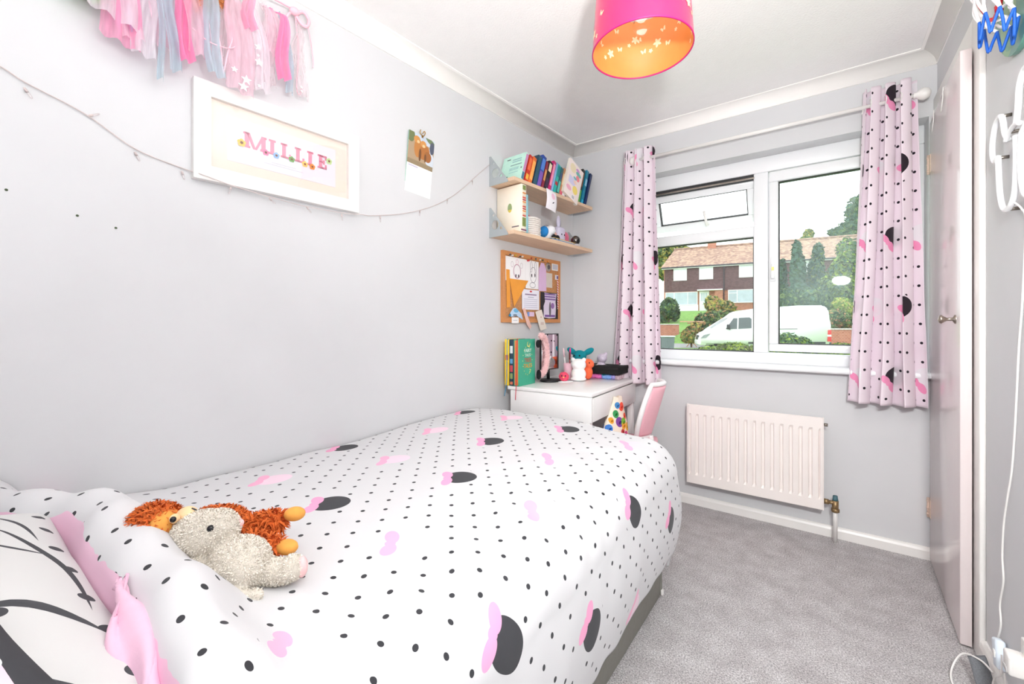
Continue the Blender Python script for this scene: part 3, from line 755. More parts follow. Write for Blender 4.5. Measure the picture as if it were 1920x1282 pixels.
# ------------------------------------------------------------------ duvet: draped sheet with a rolled, turned-back head end
RB = .135; A0X = -.605; B0Y = 1.735; DROP = .30
roll = cr([(.118, .0), (.146, .032), (.158, .078), (.166, .106), (.184, .130), (.208, .142), (.234, .139), (.258, .116), (.282, .080), (.312, .044), (.36, .018), (.42, .004), (.46, 0)], 6)
roll = [(p[0], p[1]) for p in roll]
rl = [0.0]
for p, q in zip(roll, roll[1:]): rl.append(rl[-1]+sqrt((p[0]-q[0])**2+(p[1]-q[1])**2))
RL = rl[-1]
def rollat(b):
    for i in range(len(rl)-1):
        if b <= rl[i+1]:
            t = (b-rl[i])/(rl[i+1]-rl[i]+1e-9)
            return lerp(roll[i][0], roll[i+1][0], t), lerp(roll[i][1], roll[i+1][1], t)
    return roll[-1]
BMAX = RL+(B0Y-.46)+RB*pi/2+DROP
AFL = 1.0; AMAX = AFL+RB*pi/2+DROP
def N3(x, y, z): return noise.noise(Vector((x, y, z)))
def duvet_pt(ia, jb):
    a = ia*AMAX; b = jb*BMAX
    if b < RL: y, dz = rollat(b)
    else: y, dz = .46+(b-RL), 0.0
    da = max(0.0, a-AFL); db = max(0.0, y-B0Y); y = min(y, B0Y)
    xw = WX(y)+.012
    x = xw+(A0X-xw)*min(1.0, a/AFL)
    r = (da**4+db**4)**.25
    wr = N3(a*2.2, b*2.0, .3)*.5+N3(a*5+b*2, b*4.0, 4.1)*.3
    z = .597+.030*smoothstep(.3, 1.7, y)+.018*sin(pi*min(1, a/AFL))+.022*smoothstep(1.0, 1.7, y)*(1-min(1, a/AFL))
    # head end is plumper by the wall
    dzs = dz*(.90+.10*N3(a*3, 0, 9))*(1-.40*smoothstep(.75, 1.25, a))
    y -= (.145*smoothstep(-1.18, -1.62, x)+.012*N3(a*7, 1.7, b*3))*smoothstep(0, .06, dz)
    z += dzs+wr*.011*(1 if dz < .01 else .6)
    # folds that radiate from the rolled head end, and soft pulls over the side
    z += .006*sin(a*38+b*5+3*N3(a*2, b*2, 7))*smoothstep(.02, .12, dz)
    z += .0055*sin(b*40+a*12+6*N3(a*2, b*3, 2))*smoothstep(.70, .98, a)*(1-smoothstep(1.25, 1.7, y))
    z += .006*abs(N3(a*6+b*3, b*5-a*2, 21))*(1-smoothstep(.0, .2, dz))
    if r > 0:
        ux, uy = da/(sqrt(da*da+db*db)+1e-9), db/(sqrt(da*da+db*db)+1e-9)
        if r < RB*pi/2: h, v = RB*sin(r/RB), RB*(1-cos(r/RB))
        else:
            q = (r-RB*pi/2)/DROP
            h = RB+.020*sin(pi*min(q, 1))*(.8+.6*uy)-.012*q
            v = RB+(r-RB*pi/2)
            h += (.007*sin(b*17+2*N3(b*2, 0, 5)) + .004*sin(b*41+a*3))*q*(1.2-q)
        v *= 1+.05*smoothstep(1.2, .3, y)
        x += h*ux; y += h*uy*.98; z -= v
        z += N3(a*4, b*4, 11)*.004
    else:
        y += 0
    if x < WX(y)+.010: x = WX(y)+.010
    return Vector((x, y, z))
NU, NV = 230, 330
mb = MB()
mb.grid(duvet_pt, NU, NV, lambda i, j: (i*AMAX, (j*BMAX-RL)+.46), mif=lambda i, j: 0)
duv = mb.build('duvet', [M_duvet, M_pinkcloth])
tag(duv, 'white spotted duvet with bow prints covering the bed', 'duvet')
sd = duv.modifiers.new('thick', 'SOLIDIFY'); sd.thickness = .012; sd.offset = -1; sd.material_offset = 1; sd.use_rim = True
# twisted pink corner of the lining pulled out beside the pillow
def lin(i, j):
    x = lerp(-.86, -.60, j); w = .020*(.35+.65*smoothstep(0, .5, j))
    a = (i-.5)*2*pi*.62
    y = .170-.016*j+w*sin(a)+.010*sin(j*9+i*5); z = .706-.066*j+w*1.2*cos(a)+.006*sin(i*18+j*11)
    return Vector((x+.010*sin(i*7), y, z))
mb = MB(); mb.grid(lin, 40, 40)
lo = mb.build('turned_corner', M_pinkcloth, duv); lo.modifiers.new('t', 'SOLIDIFY').thickness = .004

# ------------------------------------------------------------------ pillows
def pillow_mesh(w, d, h, m, seed, name):
    mb = MB()
    def top(s):
        def f(i, j):
            u, v = i*2-1, j*2-1
            e = max(0.0, (1-abs(u)**2.6))**.55*max(0.0, (1-abs(v)**2.6))**.55
            pin = 1-.07*(1-abs(u))**0*(abs(v)**3)*(1-abs(u)**2)-0.0
            x = u*w/2*(1-.05*(1-v*v)); y = v*d/2*(1-.06*(1-u*u))
            z = s*h/2*e + .006*N3(u*3+seed, v*3, s)+.003*sin(u*9+v*7+seed)
            if e < .02: z = .0015*s
            return Vector((x, y, z))
        return f
    mb.grid(top(1), 48, 34, lambda i, j: ((i-.5)*w, (j-.5)*d)); mb.grid(top(-1), 48, 34, lambda i, j: ((i-.5)*w, (j-.5)*d+2))
    mb.bm.normal_update()
    bmesh.ops.recalc_face_normals(mb.bm, faces=mb.bm.faces)
    return mb.mesh(name, m)
def crescent(x, y, c1, r1, c2, r2): return ell(x, y, c1[0], c1[1], r1, r1)*(1.0-ell(x, y, c2[0], c2[1], r2, r2))
def stroke(x, y, cx, cy, L, w, ang, bend):
    """tapering bent brush stroke"""
    c, s = cos(ang), sin(ang); X = x-cx; Y = y-cy
    a = X*c+Y*s; b = Y*c-X*s
    b = b-(a*a)*bend
    q = a*(1/L)
    return (b.abs()).lt((1.0-q*q)*w)*(q*q).lt(1.0)
def dots_at(P, r, ox=0, oy=0):
    def f(x, y):
        u = (x-ox)*(1/P); v = (y-oy)*(1/P); k = (v+.5).floor()
        u = u-(k.mod(2.0))*.5
        a = (u+.5).fract()-.5; b = (v+.5).fract()-.5
        return (a*a+b*b).lt((r/P)**2)
    return f
PD = (78, 78, 82)
M_pillow = layered('pillow_print', (213, 212, 211), [
    (dots_at(.098, .0105, .03, .02), PD),
    (lambda x, y: stroke(x, y, .17, .155, .085, .009, radians(62), -5.0), PD),
    (lambda x, y: stroke(x, y, -.005, .203, .175, .0055, radians(13), -1.0), PD),
    (lambda x, y: stroke(x, y, -.19, .178, .10, .004, radians(14), -.6), PD),
    (lambda x, y: stroke(x, y, -.05, .160, .05, .004, radians(55), .8), PD),
    (lambda x, y: stroke(x, y, .325, .150, .045, .006, radians(42), 3.0), PD),
], rough=.88, bstr=.12, bscale=900, bdist=.0005, spec=.15)
me = pillow_mesh(.78, .50, .20, M_pillow, 1, 'pillow')
p1 = link('pillow', me, None, (-1.0, -.075, .668), (radians(-3), radians(3), radians(2)))
tag(p1, 'plump white pillow with dark spots and brush strokes at the head end', 'pillow')
M_pillow2 = layered('pillow_print_pink', (244, 210, 226), [(lambda x, y: y.gt(.168), (70, 70, 74)), (dots_at(.12, .02, .02, .03), (248, 246, 246))], rough=.88, spec=.15)
p2 = link('pillow', pillow_mesh(.60, .40, .14, M_pillow2, 5, 'pillow'), None, (-.84, -.150, .762), (radians(-4), radians(4), radians(8)))
tag(p2, 'pink and dark grey pillow peeping out at the bottom corner', 'pillow')

# ------------------------------------------------------------------ soft toys on the duvet
M_beige = mat('beige_plush', (218, 210, 198), .95, .08, 90, .6, 420, .003)
M_beigeL = mat('beige_pile', (232, 225, 214), .95, .06, 200)
M_rust = mat('rust_fur', (196, 92, 34), .95, .12, 60, .4, 300, .003); M_rustL = mat('rust_fur_tips', (214, 104, 40), .9, .16, 120)
M_tan = mat('tan_suede', (226, 158, 72), .85, .06, 60, .2, 400, .001); M_peach = mat('peach_suede', (240, 206, 160), .85, .04, 60)
M_pinkp = mat('pink_plush', (240, 196, 196), .95, .05, 90, .3, 400, .002)
M_eye = mat('glossy_eye', (20, 20, 26), .12, .1, 10)
TB = Vector((-.89, .33, .625))
t1 = thing('plush_mouse', 'beige plush mouse with black bead eye slumped on the duvet', 'soft toy', TB)
def L(p): return Vector(p)-TB
mb = MB()
mb.ell(L((-.928, .297, .710)), (.056, .046, .044), RM('Z', .5)); mb.ell(L((-.910, .316, .720)), (.040, .036, .034)); mb.ell(L((-.899, .333, .722)), (.018, .018, .016))
mb.ell(L((-.850, .330, .668)), (.056, .050, .046)); mb.ell(L((-.885, .322, .660)), (.024, .026, .024))
mb.tube([L(p) for p in ((-.895, .280, .676), (-.872, .268, .660), (-.839, .280, .650), (-.806, .300, .644), (-.782, .322, .640))], [.014, .014, .012, .011, .009], 10)
mb.ell(L((-.779, .325, .640)), (.013, .013, .010))
mb.tube([L(p) for p in ((-.83, .352, .652), (-.806, .374, .648), (-.785, .389, .650))], [.024, .023, .020], 10); mb.ell(L((-.784, .390, .656)), (.022, .022, .022))
mouse = fuse(mb, 'body', M_beige, t1, .004, smooth_it=3)
tufts('pile', mouse, 12000, .0030, .0011, M_beigeL, t1, 3, 1.0)
def eye(c, r, par, m=M_eye): return MB().ell(c, r, u=14, v=10).build('eye', m, par)
eye(L((-.886, .296, .7345)), .0062, t1)
MB().ell(L((-.893, .344, .724)), (.009, .009, .008)).build('nose', M_pinkp, t1)
MB().ell(L((-.772, .402, .656)), (.012, .010, .019), RM('Z', -.7)).build('foot_pad', M_pinkp, t1)
mb = MB(); mb.grid(lambda i, j: L((-.945+.05*i-.01*j, .262-.02*sin(pi*i)-.012*j, .690-.055*j+.012*sin(pi*i))), 10, 8); e_ = mb.build('ear', M_pinkp, t1); e_.modifiers.new('t', 'SOLIDIFY').thickness = .006

TO = Vector((-1.0, .38, .62))
t2 = thing('plush_monkey', 'rust orange furry soft toy lying behind the beige mouse', 'soft toy', TO)
def L2(p): return Vector(p)-TO
mb = MB()
mb.ell(L2((-1.015, .250, .712)), (.060, .042, .045)); mb.ell(L2((-1.0, .33, .675)), (.05, .075, .048))
mb.tube([L2(p) for p in ((-.985, .36, .675), (-.945, .388, .685), (-.903, .430, .700))], [.021, .021, .015], 12)
mb.tube([L2(p) for p in ((-.965, .34, .668), (-.905, .368, .672), (-.848, .396, .672))], [.021, .020, .014], 12)
monk = fuse(mb, 'body', M_rust, t2, .005)
tufts('fur', monk, 8500, .014, .0018, M_rustL, t2, 5, .7, .3)
mb = MB(); mb.ell(L2((-.985, .256, .730)), (.036, .026, .026), RM('Z', -.6)); mb.ell(L2((-1.014, .236, .724)), (.026, .02, .022)); fuse(mb, 'face', M_tan, t2, .003)
mb = MB(); mb.ell(L2((-.962, .284, .742)), (.022, .018, .016)); m_ = mb.build('muzzle', M_peach, t2)
ew = eye(L2((-.952, .262, .747)), .0085, t2, M_peach); eye(L2((-.9465, .258, .7485)), .0052, t2)
mb = MB(); mb.tube(cr([L2((-.952, .288, .757)), L2((-.944, .294, .752)), L2((-.942, .296, .742))], 4), .0012, 6); mb.build('mouth', M_dark, t2)
for c, M_ in (((-.884, .445, .708), RM('Z', .8)), ((-.833, .405, .672), RM('Z', .5))): MB().ell(L2(c), (.021, .016, .014), M_).build('foot', M_tan, t2)
# ------------------------------------------------------------------ things on the left wall
def lthing(name, label, cat, y, z, group=None, off=0.0): return thing(name, label, cat, lwall(y, z, off), LROT, group)

# framed name print
fr = lthing('picture_frame', 'wide white box frame with a pink name print', 'picture', .770, 1.7205)
M_frame = mat('frame_white', (232, 229, 226), .4, .01, 10)
mb = MB(); W2, H2, B = .2825, .1585, .0465
for p in ([(-W2, -H2), (W2, -H2), (W2-B, -H2+B), (-W2+B, -H2+B)], [(-W2, H2), (-W2+B, H2-B), (W2-B, H2-B), (W2, H2)], [(-W2, -H2), (-W2+B, -H2+B), (-W2+B, H2-B), (-W2, H2)], [(W2, -H2), (W2, H2), (W2-B, H2-B), (W2-B, -H2+B)]):
    mb.prism(p, -.028, -.001)
mb.build('frame', M_frame, fr, recalc=True)
mb = MB(); mb.b2((-W2+B-.002, -.012, -H2+B-.002), (W2-B+.002, -.006, H2-B+.002)); mb.build('mount', mat('cream_mount', (240, 222, 210), .8, .01, 40), fr)
mb = MB(); mb.b2((-.187, -.0135, -.0735), (.187, -.0115, .0755)); pr = mb.build('print_sheet', mat('print_paper', (228, 226, 234), .7, .005, 40), fr)
M_lpink = mat('letter_pink', (232, 150, 172), .7, .02, 60)
def slab_letter(mb, ch, x, w, h, y=-.0150):
    t = h*.20; s = h*.13
    def r(a, b, c, d): mb.b2((x+a, y, b), (x+c, y+.0012, d))
    if ch == 'M':
        for a in (0, w-t*1.3): r(a, -h/2+s, a+t*1.3, h/2-s*0); r(a-t*.35, -h/2, a+t*1.65, -h/2+s)
        r(-t*.35, h/2-s, t*1.3, h/2); r(w-t*1.3, h/2-s, w+t*.35, h/2)
        c = w/2
        mb.prism([(x+t*.3, h/2), (x+c-t*.6, -h/2), (x+c+t*.2, -h/2), (x+t*1.5, h/2)], y, y+.0012)
        mb.prism([(x+w-t*1.2, h/2), (x+c-t*.2, -h/2), (x+c+t*.5, -h/2), (x+w-t*.3, h/2)], y-.0001, y+.0011)
    else:
        c = w*.28 if ch in 'LE' else w/2-t*.6
        r(c, -h/2, c+t*1.2, h/2); r(c-t*.5, -h/2, c+t*1.7, -h/2+s); r(c-t*.5, h/2-s, c+t*1.7, h/2)
        if ch in 'LE': r(c, -h/2, w, -h/2+s); r(w-s, -h/2, w, -h/2+s*2.6)
        if ch == 'E': r(c, h/2-s, w, h/2); r(w-s, h/2-s*2.4, w, h/2); r(c, -s/2, w*.82, s/2); r(w*.82-s, -s*1.2, w*.82, s*1.2)
mb = MB(); x = -.136
for ch, w in (('M', .066), ('I', .030), ('L', .042), ('L', .042), ('I', .030), ('E', .042)): slab_letter(mb, ch, x, w, .052); x += w+.007
lt = mb.build('lettering', M_lpink, pr); lt.location = (0, 0, .012)
for i, (x, z, c, s) in enumerate(((-.146, -.004, (244, 200, 96), 1.2), (-.070, -.014, (240, 140, 180), 1), (-.035, -.014, (150, 190, 236), 1), (.018, -.012, (120, 176, 96), 1), (.066, -.016, (246, 206, 110), 1), (.094, -.018, (240, 150, 60), 1), (.160, .022, (196, 226, 160), 1.1))):
    mb = MB()
    for k in range(5): mb.lathe([(.0001, 0), (.0055*s, 0)], 10, Matrix.Translation((x+.006*s*cos(2*pi*k/5+.3), -.0165, z+.006*s*sin(2*pi*k/5+.3))) @ RM('X', pi/2), smooth=False)
    mb.lathe([(.0001, .0006), (.004*s, .0006)], 10, Matrix.Translation((x, -.0165, z)) @ RM('X', pi/2), mi=1, smooth=False)
    mb.build('printed_flower', [mat('flower%d' % i, c, .7, .02, 60), mat('flower_heart', (130, 90, 70), .7)], pr)
mb = MB(); mb.b2((-.05, -.0142, -.043), (.035, -.0136, -.0415)); mb.b2((-.075, -.0142, -.0505), (.06, -.0136, -.049)); mb.build('caption_lines', mat('caption_grey', (206, 204, 214), .7), pr)
mb = MB(); mb.b2((-W2+B, -.020, -H2+B), (W2-B, -.0185, H2-B)); mb.build('pane', M_pglass, fr)

# calendar
ca = lthing('wall_calendar', 'wildlife wall calendar with blank month grid below a photo', 'calendar', 1.379, 1.822)
ca.rotation_euler = (radians(2.2), radians(4.0), LROT)
def lion_print():
    def L_(x, y):
        return x
    return layered('calendar_photo', (176, 152, 124), [
        (lambda x, y: y.gt(.112), (196, 208, 222)), (lambda x, y: ell(x, y, .045, .06, .03, .05, .5), (208, 216, 226)),
        (lambda x, y: ell(x, y, -.062, .13, .02, .03), (110, 120, 80)), (lambda x, y: ell(x, y, .05, .14, .03, .012, -.4), (112, 128, 92)), (lambda x, y: ell(x, y, .062, .11, .014, .03), (84, 90, 108)),
        (lambda x, y: ell(x, y, -.020, .085, .022, .046), (188, 126, 66)), (lambda x, y: ell(x, y, .018, .075, .030, .038, -.5), (176, 112, 58)),
        (lambda x, y: ell(x, y, .040, .060, .022, .026), (158, 100, 54)),
        (lambda x, y: ell(x, y, -.028, .122, .019, .017), (204, 142, 76)), (lambda x, y: ell(x, y, .010, .112, .018, .016), (206, 144, 80)),
        (lambda x, y: ell(x, y, -.020, .114, .008, .007).mx(ell(x, y, .012, .104, .008, .007)), (232, 196, 150)),
        (lambda x, y: ell(x, y, -.006, .055, .007, .03).mx(ell(x, y, .026, .05, .006, .02)), (110, 72, 44)),
        (lambda x, y: y.lt(.022), (150, 132, 104)),
    ], uv=False, rough=.35, bstr=.05)
mb = MB(); mb.b2((-.0745, -.004, -.190), (.0745, -.0025, .178)); pg = mb.build('month_page', layered('calendar_grid', (250, 249, 249), [
    (lambda x, y: rect(x, y, -.066, .066, -.2, .02)*(((y+.3)*(1/.043)).fract().lt(.22)), (228, 228, 242)),
    (lambda x, y: rect(x, y, -.066, -.012, .019, .024), (180, 170, 200))], uv=False, rough=.5), ca)
mb = MB(); mb.b2((-.0745, -.0048, 0), (.0745, -.003, .150)); mb.build('photo_page', lion_print(), ca, (0, 0, .030))
mb = MB(); mb.b2((-.0765, -.0024, -.191), (.0750, -.0012, .179)); mb.build('backing_board', mat('calendar_back_green', (150, 196, 176), .6), ca)
hk = MB(); hk.tube(cr([(-.012, -.004, .205), (-.016, -.006, .188), (-.004, -.008, .180), (.006, -.008, .182), (.014, -.006, .198), (.008, -.005, .205), (0, -.006, .192)], 5), .0024, 6)
hk.box((0, -.004, .176), (.010, .004, .012)); hk.build('heart_hook', M_brass, ca)

# fairy lights strung along the wall
M_wire = mat('clear_wire', (206, 192, 190), .35, .05, 60)
wp = [(.02, 1.755), (.1, 1.736), (.142, 1.714), (.249, 1.675), (.353, 1.612), (.466, 1.587), (.515, 1.572)]
wp2 = [(.589, 1.559), (.704, 1.548), (.834, 1.541), (.982, 1.546), (1.06, 1.556), (1.127, 1.569), (1.292, 1.611), (1.465, 1.685), (1.625, 1.788), (1.783, 1.929), (1.868, 2.004)]
fl = thing('fairy_lights', 'thin string of unlit fairy lights sagging across the left wall', 'fairy lights', lwall(1.0, 1.56, .01))
def fw(y, z):
    off = .034 if .47 < y < 1.08 else (.016 if 1.28 < y < 1.48 else .006)
    q = Vector(lwall(y, z, off)); return q-Vector(fl.location)
MB().tube(cr([fw(*p) for p in wp+wp2], 6), .0016, 6).build('wire', M_wire, fl)
M_led = glass_mat('led_lens', (.96, .93, .93), .12, .1)
for y, z, a in ((.140, 1.700, 2.6), (.256, 1.672, 1.0), (.352, 1.603, 2.7), (.463, 1.578, 2.9), (.588, 1.553, 3.4), (.704, 1.543, 2.2), (.834, 1.540, 2.4), (.972, 1.541, 3.0), (1.166, 1.574, 3.1), (1.374, 1.640, 3.3), (1.553, 1.738, 3.2), (1.731, 1.880, 3.1)):
    c = fw(y, z); d = Vector((.02, sin(a), cos(a))).normalized(); R_ = d.to_track_quat('Z', 'Y').to_matrix().to_4x4()
    mb = MB(); mb.lathe([(.0025, 0), (.0032, .004), (.0032, .010)], 8, Matrix.Translation(c) @ R_, capt=True); h = mb.build('bulb_holder', M_wire, fl)
    MB().lathe([(.0028, .010), (.003, .022), (.0018, .026), (.0002, .027)], 8, Matrix.Translation(c) @ R_).build('bulb', M_led, h)

# small drilled holes and a filler patch in the plaster
for y, z, lb_ in ((.111, 1.435, 'tiny plugged screw hole nearest the picture edge of the left wall'), (.235, 1.395, 'tiny plugged screw hole between two others below the fairy lights'), (.312, 1.375, 'tiny plugged screw hole closest to the white frame below the fairy lights')):
    o = thing('wall_plug', lb_, 'wall plug', lwall(y, z, 0), LROT, 'plugged holes in the left wall')
    MB().lathe([(.003, -.001), (.0032, .0008), (.0014, .001)], 10, RM('X', pi/2), capt=True).build('plug', mat('plug_dark', (70, 84, 60), .8), o)

# tulle ribbon garland
def tulle(name, rgb, op):
    m, nt, p = newmat(name)
    c = srgb(*rgb); out = nt.nodes['Material Output']
    p.inputs['Base Color'].default_value = c; setp(p, rough=.7, spec=.2, sheen=.3)
    tl = nt.nodes.new('ShaderNodeBsdfTranslucent'); tl.inputs[0].default_value = c
    a = nt.nodes.new('ShaderNodeMixShader'); a.inputs[0].default_value = .45; nt.links.new(p.outputs[0], a.inputs[1]); nt.links.new(tl.outputs[0], a.inputs[2])
    tr = nt.nodes.new('ShaderNodeBsdfTransparent')
    n = noise_tex(nt, 60, 2, .5, stretch=(1, 1, .15)); mr = nt.nodes.new('ShaderNodeMapRange'); mr.inputs[1].default_value = .3; mr.inputs[2].default_value = .7
    mr.inputs[3].default_value = max(0, op-.12); mr.inputs[4].default_value = min(1, op+.12); nt.links.new(n.outputs[0], mr.inputs[0])
    b = nt.nodes.new('ShaderNodeMixShader'); nt.links.new(mr.outputs[0], b.inputs[0]); nt.links.new(tr.outputs[0], b.inputs[1]); nt.links.new(a.outputs[0], b.inputs[2]); nt.links.new(b.outputs[0], out.inputs[0])
    return m
TU = dict(white=tulle('tulle_white', (246, 240, 246), .62), pink=tulle('tulle_pink', (248, 172, 204), .72), pale=tulle('tulle_pale_pink', (250, 214, 228), .55),
          blue=tulle('tulle_blue', (198, 216, 226), .74), hot=tulle('tulle_hot_pink', (255, 150, 196), .85), sheer=tulle('tulle_sheer', (244, 222, 228), .34), lilac=tulle('tulle_lilac', (228, 206, 240), .6))
ga = lthing('ribbon_garland', 'pink, white and pale blue tulle ribbon garland hanging on the left wall', 'garland', .5, 2.27, None, .0)
def gy(y, z, off=.05): return Vector((y-.5, -off, z-2.27))
cordp = [gy(-.02, 2.262, .02), gy(.2, 2.235, .06), gy(.45, 2.225, .07), gy(.65, 2.232, .06), gy(.80, 2.262, .02)]
MB().tube(cr(cordp, 8), .003, 6).build('cord', mat('pink_cord', (246, 190, 206), .8), ga)
rb = random.Random(4)
RIB = [('white', .285, .285, .115, 1.925, .09), ('pink', .300, .310, .085, 1.872, .07), ('lilac', .318, .322, .05, 1.915, .05), ('pale', .33, .338, .055, 1.893, .06), ('white', .362, .364, .052, 1.856, .07),
       ('blue', .385, .399, .018, 1.803, .085), ('pale', .396, .400, .05, 1.915, .045), ('blue', .415, .430, .034, 1.852, .06), ('hot', .432, .462, .036, 1.883, .075), ('white', .440, .452, .055, 1.935, .05), ('pale', .470, .484, .060, 1.915, .085),
       ('white', .500, .503, .03, 1.925, .06), ('blue', .500, .532, .042, 1.868, .09), ('sheer', .545, .552, .05, 1.93, .05), ('pale', .585, .600, .080, 1.853, .08), ('sheer', .60, .612, .09, 1.90, .05), ('pink', .612, .625, .034, 2.06, .09),
       ('white', .640, .672, .045, 1.888, .07), ('sheer', .690, .690, .06, 1.92, .05), ('hot', .722, .732, .036, 1.945, .085), ('blue', .745, .768, .030, 1.928, .05), ('pale', .70, .70, .05, 2.03, .06), ('sheer', .80, .806, .055, 1.935, .04), ('pink', .265, .262, .05, 1.96, .10)]
for k, (c, yt, yb, w, zb, off) in enumerate(RIB):
    zt = 2.228; ph = rb.random()*6; sl = rb.uniform(-.35, .35)
    def f(i, j, c=c, yt=yt, yb=yb, w=w, zb=zb, off=off, ph=ph, sl=sl):
        t = j; ww = w*(.25+.75*smoothstep(0, .5, t))
        y = lerp(yt, yb, t**1.3)+(i-.5)*ww+.006*sin(t*7+ph)
        z = lerp(zt, zb, t)+(i-.5)*w*sl*t
        o = .018+off*smoothstep(0, .25, t)*.9+.011*sin(i*pi*(2+w*25)+ph)*(.3+t)+.006*sin(t*9+ph)
        return gy(y, z, max(.006, o))
    o = MB().grid(f, 12, 22).build('ribbon', TU[c], ga)
M_star = mat('star_white', (255, 255, 255), .5)
for y, z, s, off in ((.612, 1.893, .016, .10), (.604, 1.868, .016, .10), (.578, 1.912, .010, .10), (.655, 1.976, .015, .085), (.653, 2.026, .013, .085), (.652, 2.05, .005, .085), (.652, 1.998, .005, .085), (.805, 1.966, .006, .06), (.655, 1.898, .006, .085), (.806, 1.952, .005, .06)):
    mb = MB(); c = gy(y, z, off)
    mb.prism([(c.x+s*(1 if k % 2 == 0 else .42)*sin(-k*pi/5), c.z+s*(1 if k % 2 == 0 else .42)*cos(-k*pi/5)) for k in range(10)], c.y-.0006, c.y+.0006); mb.build('star', M_star, ga, recalc=True)
M_yarn = mat('pink_yarn', (246, 196, 208), .9, .06, 200, .4, 600, .001)
mb = MB(); mb.tube(cr([gy(.520, 2.2, .06), gy(.53, 2.05, .09), gy(.545, 1.95, .09), (gy(.55, 1.89, .09)), gy(.562, 1.96, .09), gy(.575, 2.02, .09), gy(.56, 2.1, .08), gy(.562, 2.22, .06)], 6), .0022, 6)
mb.tube(cr([gy(.47, 1.99, .09), gy(.51, 1.965, .1), gy(.56, 1.97, .1), gy(.585, 2.0, .09), gy(.575, 2.06, .09)], 6), .0016, 6); mb.build('yarn_loop', M_yarn, ga)
mb = MB(); mb.ell(gy(.79, 2.246, .035), (.018, .014, .014)); mb.tube(cr([gy(.80, 2.24, .03), gy(.815, 2.215, .035), gy(.835, 2.215, .035), (gy(.845, 2.245, .03)), gy(.825, 2.265, .03)], 6, True), .006, 8, closed=True)
mb.tube(cr([gy(.795, 2.24, .03), gy(.805, 2.1, .035), gy(.80, 1.98, .03), gy(.81, 1.95, .03), gy(.82, 1.98, .03)], 6), .002, 6); mb.tube(cr([gy(.84, 2.23, .03), gy(.855, 2.15, .03), gy(.862, 2.09, .03), gy(.86, 2.075, .03)], 6), .002, 6)
mb.tube(cr([gy(.78, 2.24, .03), gy(.765, 2.215, .03), gy(.768, 2.195, .03)], 6), .005, 6); mb.build('yarn_bow', M_yarn, ga)
# toys tucked above the ribbons, only their lower ends in view
ty = lthing('teddy_bear', 'brown furry teddy leg hanging down among the garland ribbons', 'soft toy', .505, 2.06, None, .0)
M_bear = mat('brown_fur', (196, 128, 72), .95, .12, 70, .4, 300, .003)
mb = MB(); mb.ell((0, -.06, .10), (.05, .045, .06)); mb.ell((.0, -.06, .18), (.038, .036, .036)); mb.tube([(-.012, -.06, .08), (-.01, -.065, .03), (-.004, -.07, .012)], [.024, .022, .019], 10); mb.tube([(.03, -.06, .08), (.036, -.06, .05)], [.02, .018], 10)
for s in (-1, 1): mb.ell((.024*s, -.06, .212), .013)
bb = fuse(mb, 'body', M_bear, ty, .005); tufts('fur', bb, 3500, .010, .0014, mat('brown_fur_tips', (212, 146, 88), .9, .15, 100), ty, 8, .6)
tg = lthing('green_soft_toy', 'bright green frilly soft toy at the left end of the garland', 'soft toy', .235, 1.985, None, .0)
mb = MB(); mb.ell((0, -.05, .05), (.05, .036, .055)); mb.ell((.03, -.055, .0), (.016, .014, .016)); mb.ell((-.02, -.055, -.0), (.02, .014, .014)); mb.ell((0, -.05, .11), (.034, .03, .034))
gb = fuse(mb, 'body', mat('green_plush', (110, 206, 70), .9, .08, 80), tg, .005); tufts('frill', gb, 2500, .010, .0018, mat('green_plush_tips', (128, 222, 84), .9, .1, 100), tg, 9, .6)

# ------------------------------------------------------------------ wall shelves
M_oak = mat('pale_oak', (222, 190, 160), .5, .10, 14, .08, 60, .001, stretch=(.6, 10, 10))
M_brk = mat('grey_bracket', (170, 176, 178), .5, .02, 40)
SY0, SL = 1.876, .815
def shelf(z, label):
    s = lthing('wall_shelf', label, 'shelf', SY0, z)
    mb = MB(); bm = mb.bm
    A = [bm.verts.new((x, y, 0)) for x, y in ((0, -.178), (SL, -.200), (SL, -.001), (0, -.001))]; B = [bm.verts.new((v.co.x, v.co.y, -.020)) for v in A]
    bm.faces.new(A); bm.faces.new(B[::-1])
    for i in range(4): bm.faces.new((A[i], B[i], B[(i+1) % 4], A[(i+1) % 4]))
    mb.build('plank', M_oak, s, recalc=True)
    for x, sc in ((-.0035, 1.0), (SL+.0035, 1.0)):
        holed('bracket', [(0, -.022), (.138, -.022), (.138, -.012), (.012, .146), (0, .146)], [(.045, .045, .026), (.032, .100, .008), (.088, .022, .0085)], .003, M_brk, s, (x, 0, 0), -pi/2)
    return s
sh1 = shelf(1.902, 'upper oak wall shelf with grey triangular bracket, full of books')
sh2 = shelf(1.612, 'lower oak wall shelf with grey triangular bracket, holding toys')
def onshelf(name, label, cat, x, y, z, group=None, rot=0.0):
    """x along the shelf, y out from the wall"""
    p = lwall(SY0+x, z, y); return thing(name, label, cat, p, LROT+rot, group)
M_page = mat('page_block', (236, 230, 216), .9, .06, 200, stretch=(30, 1, 1))
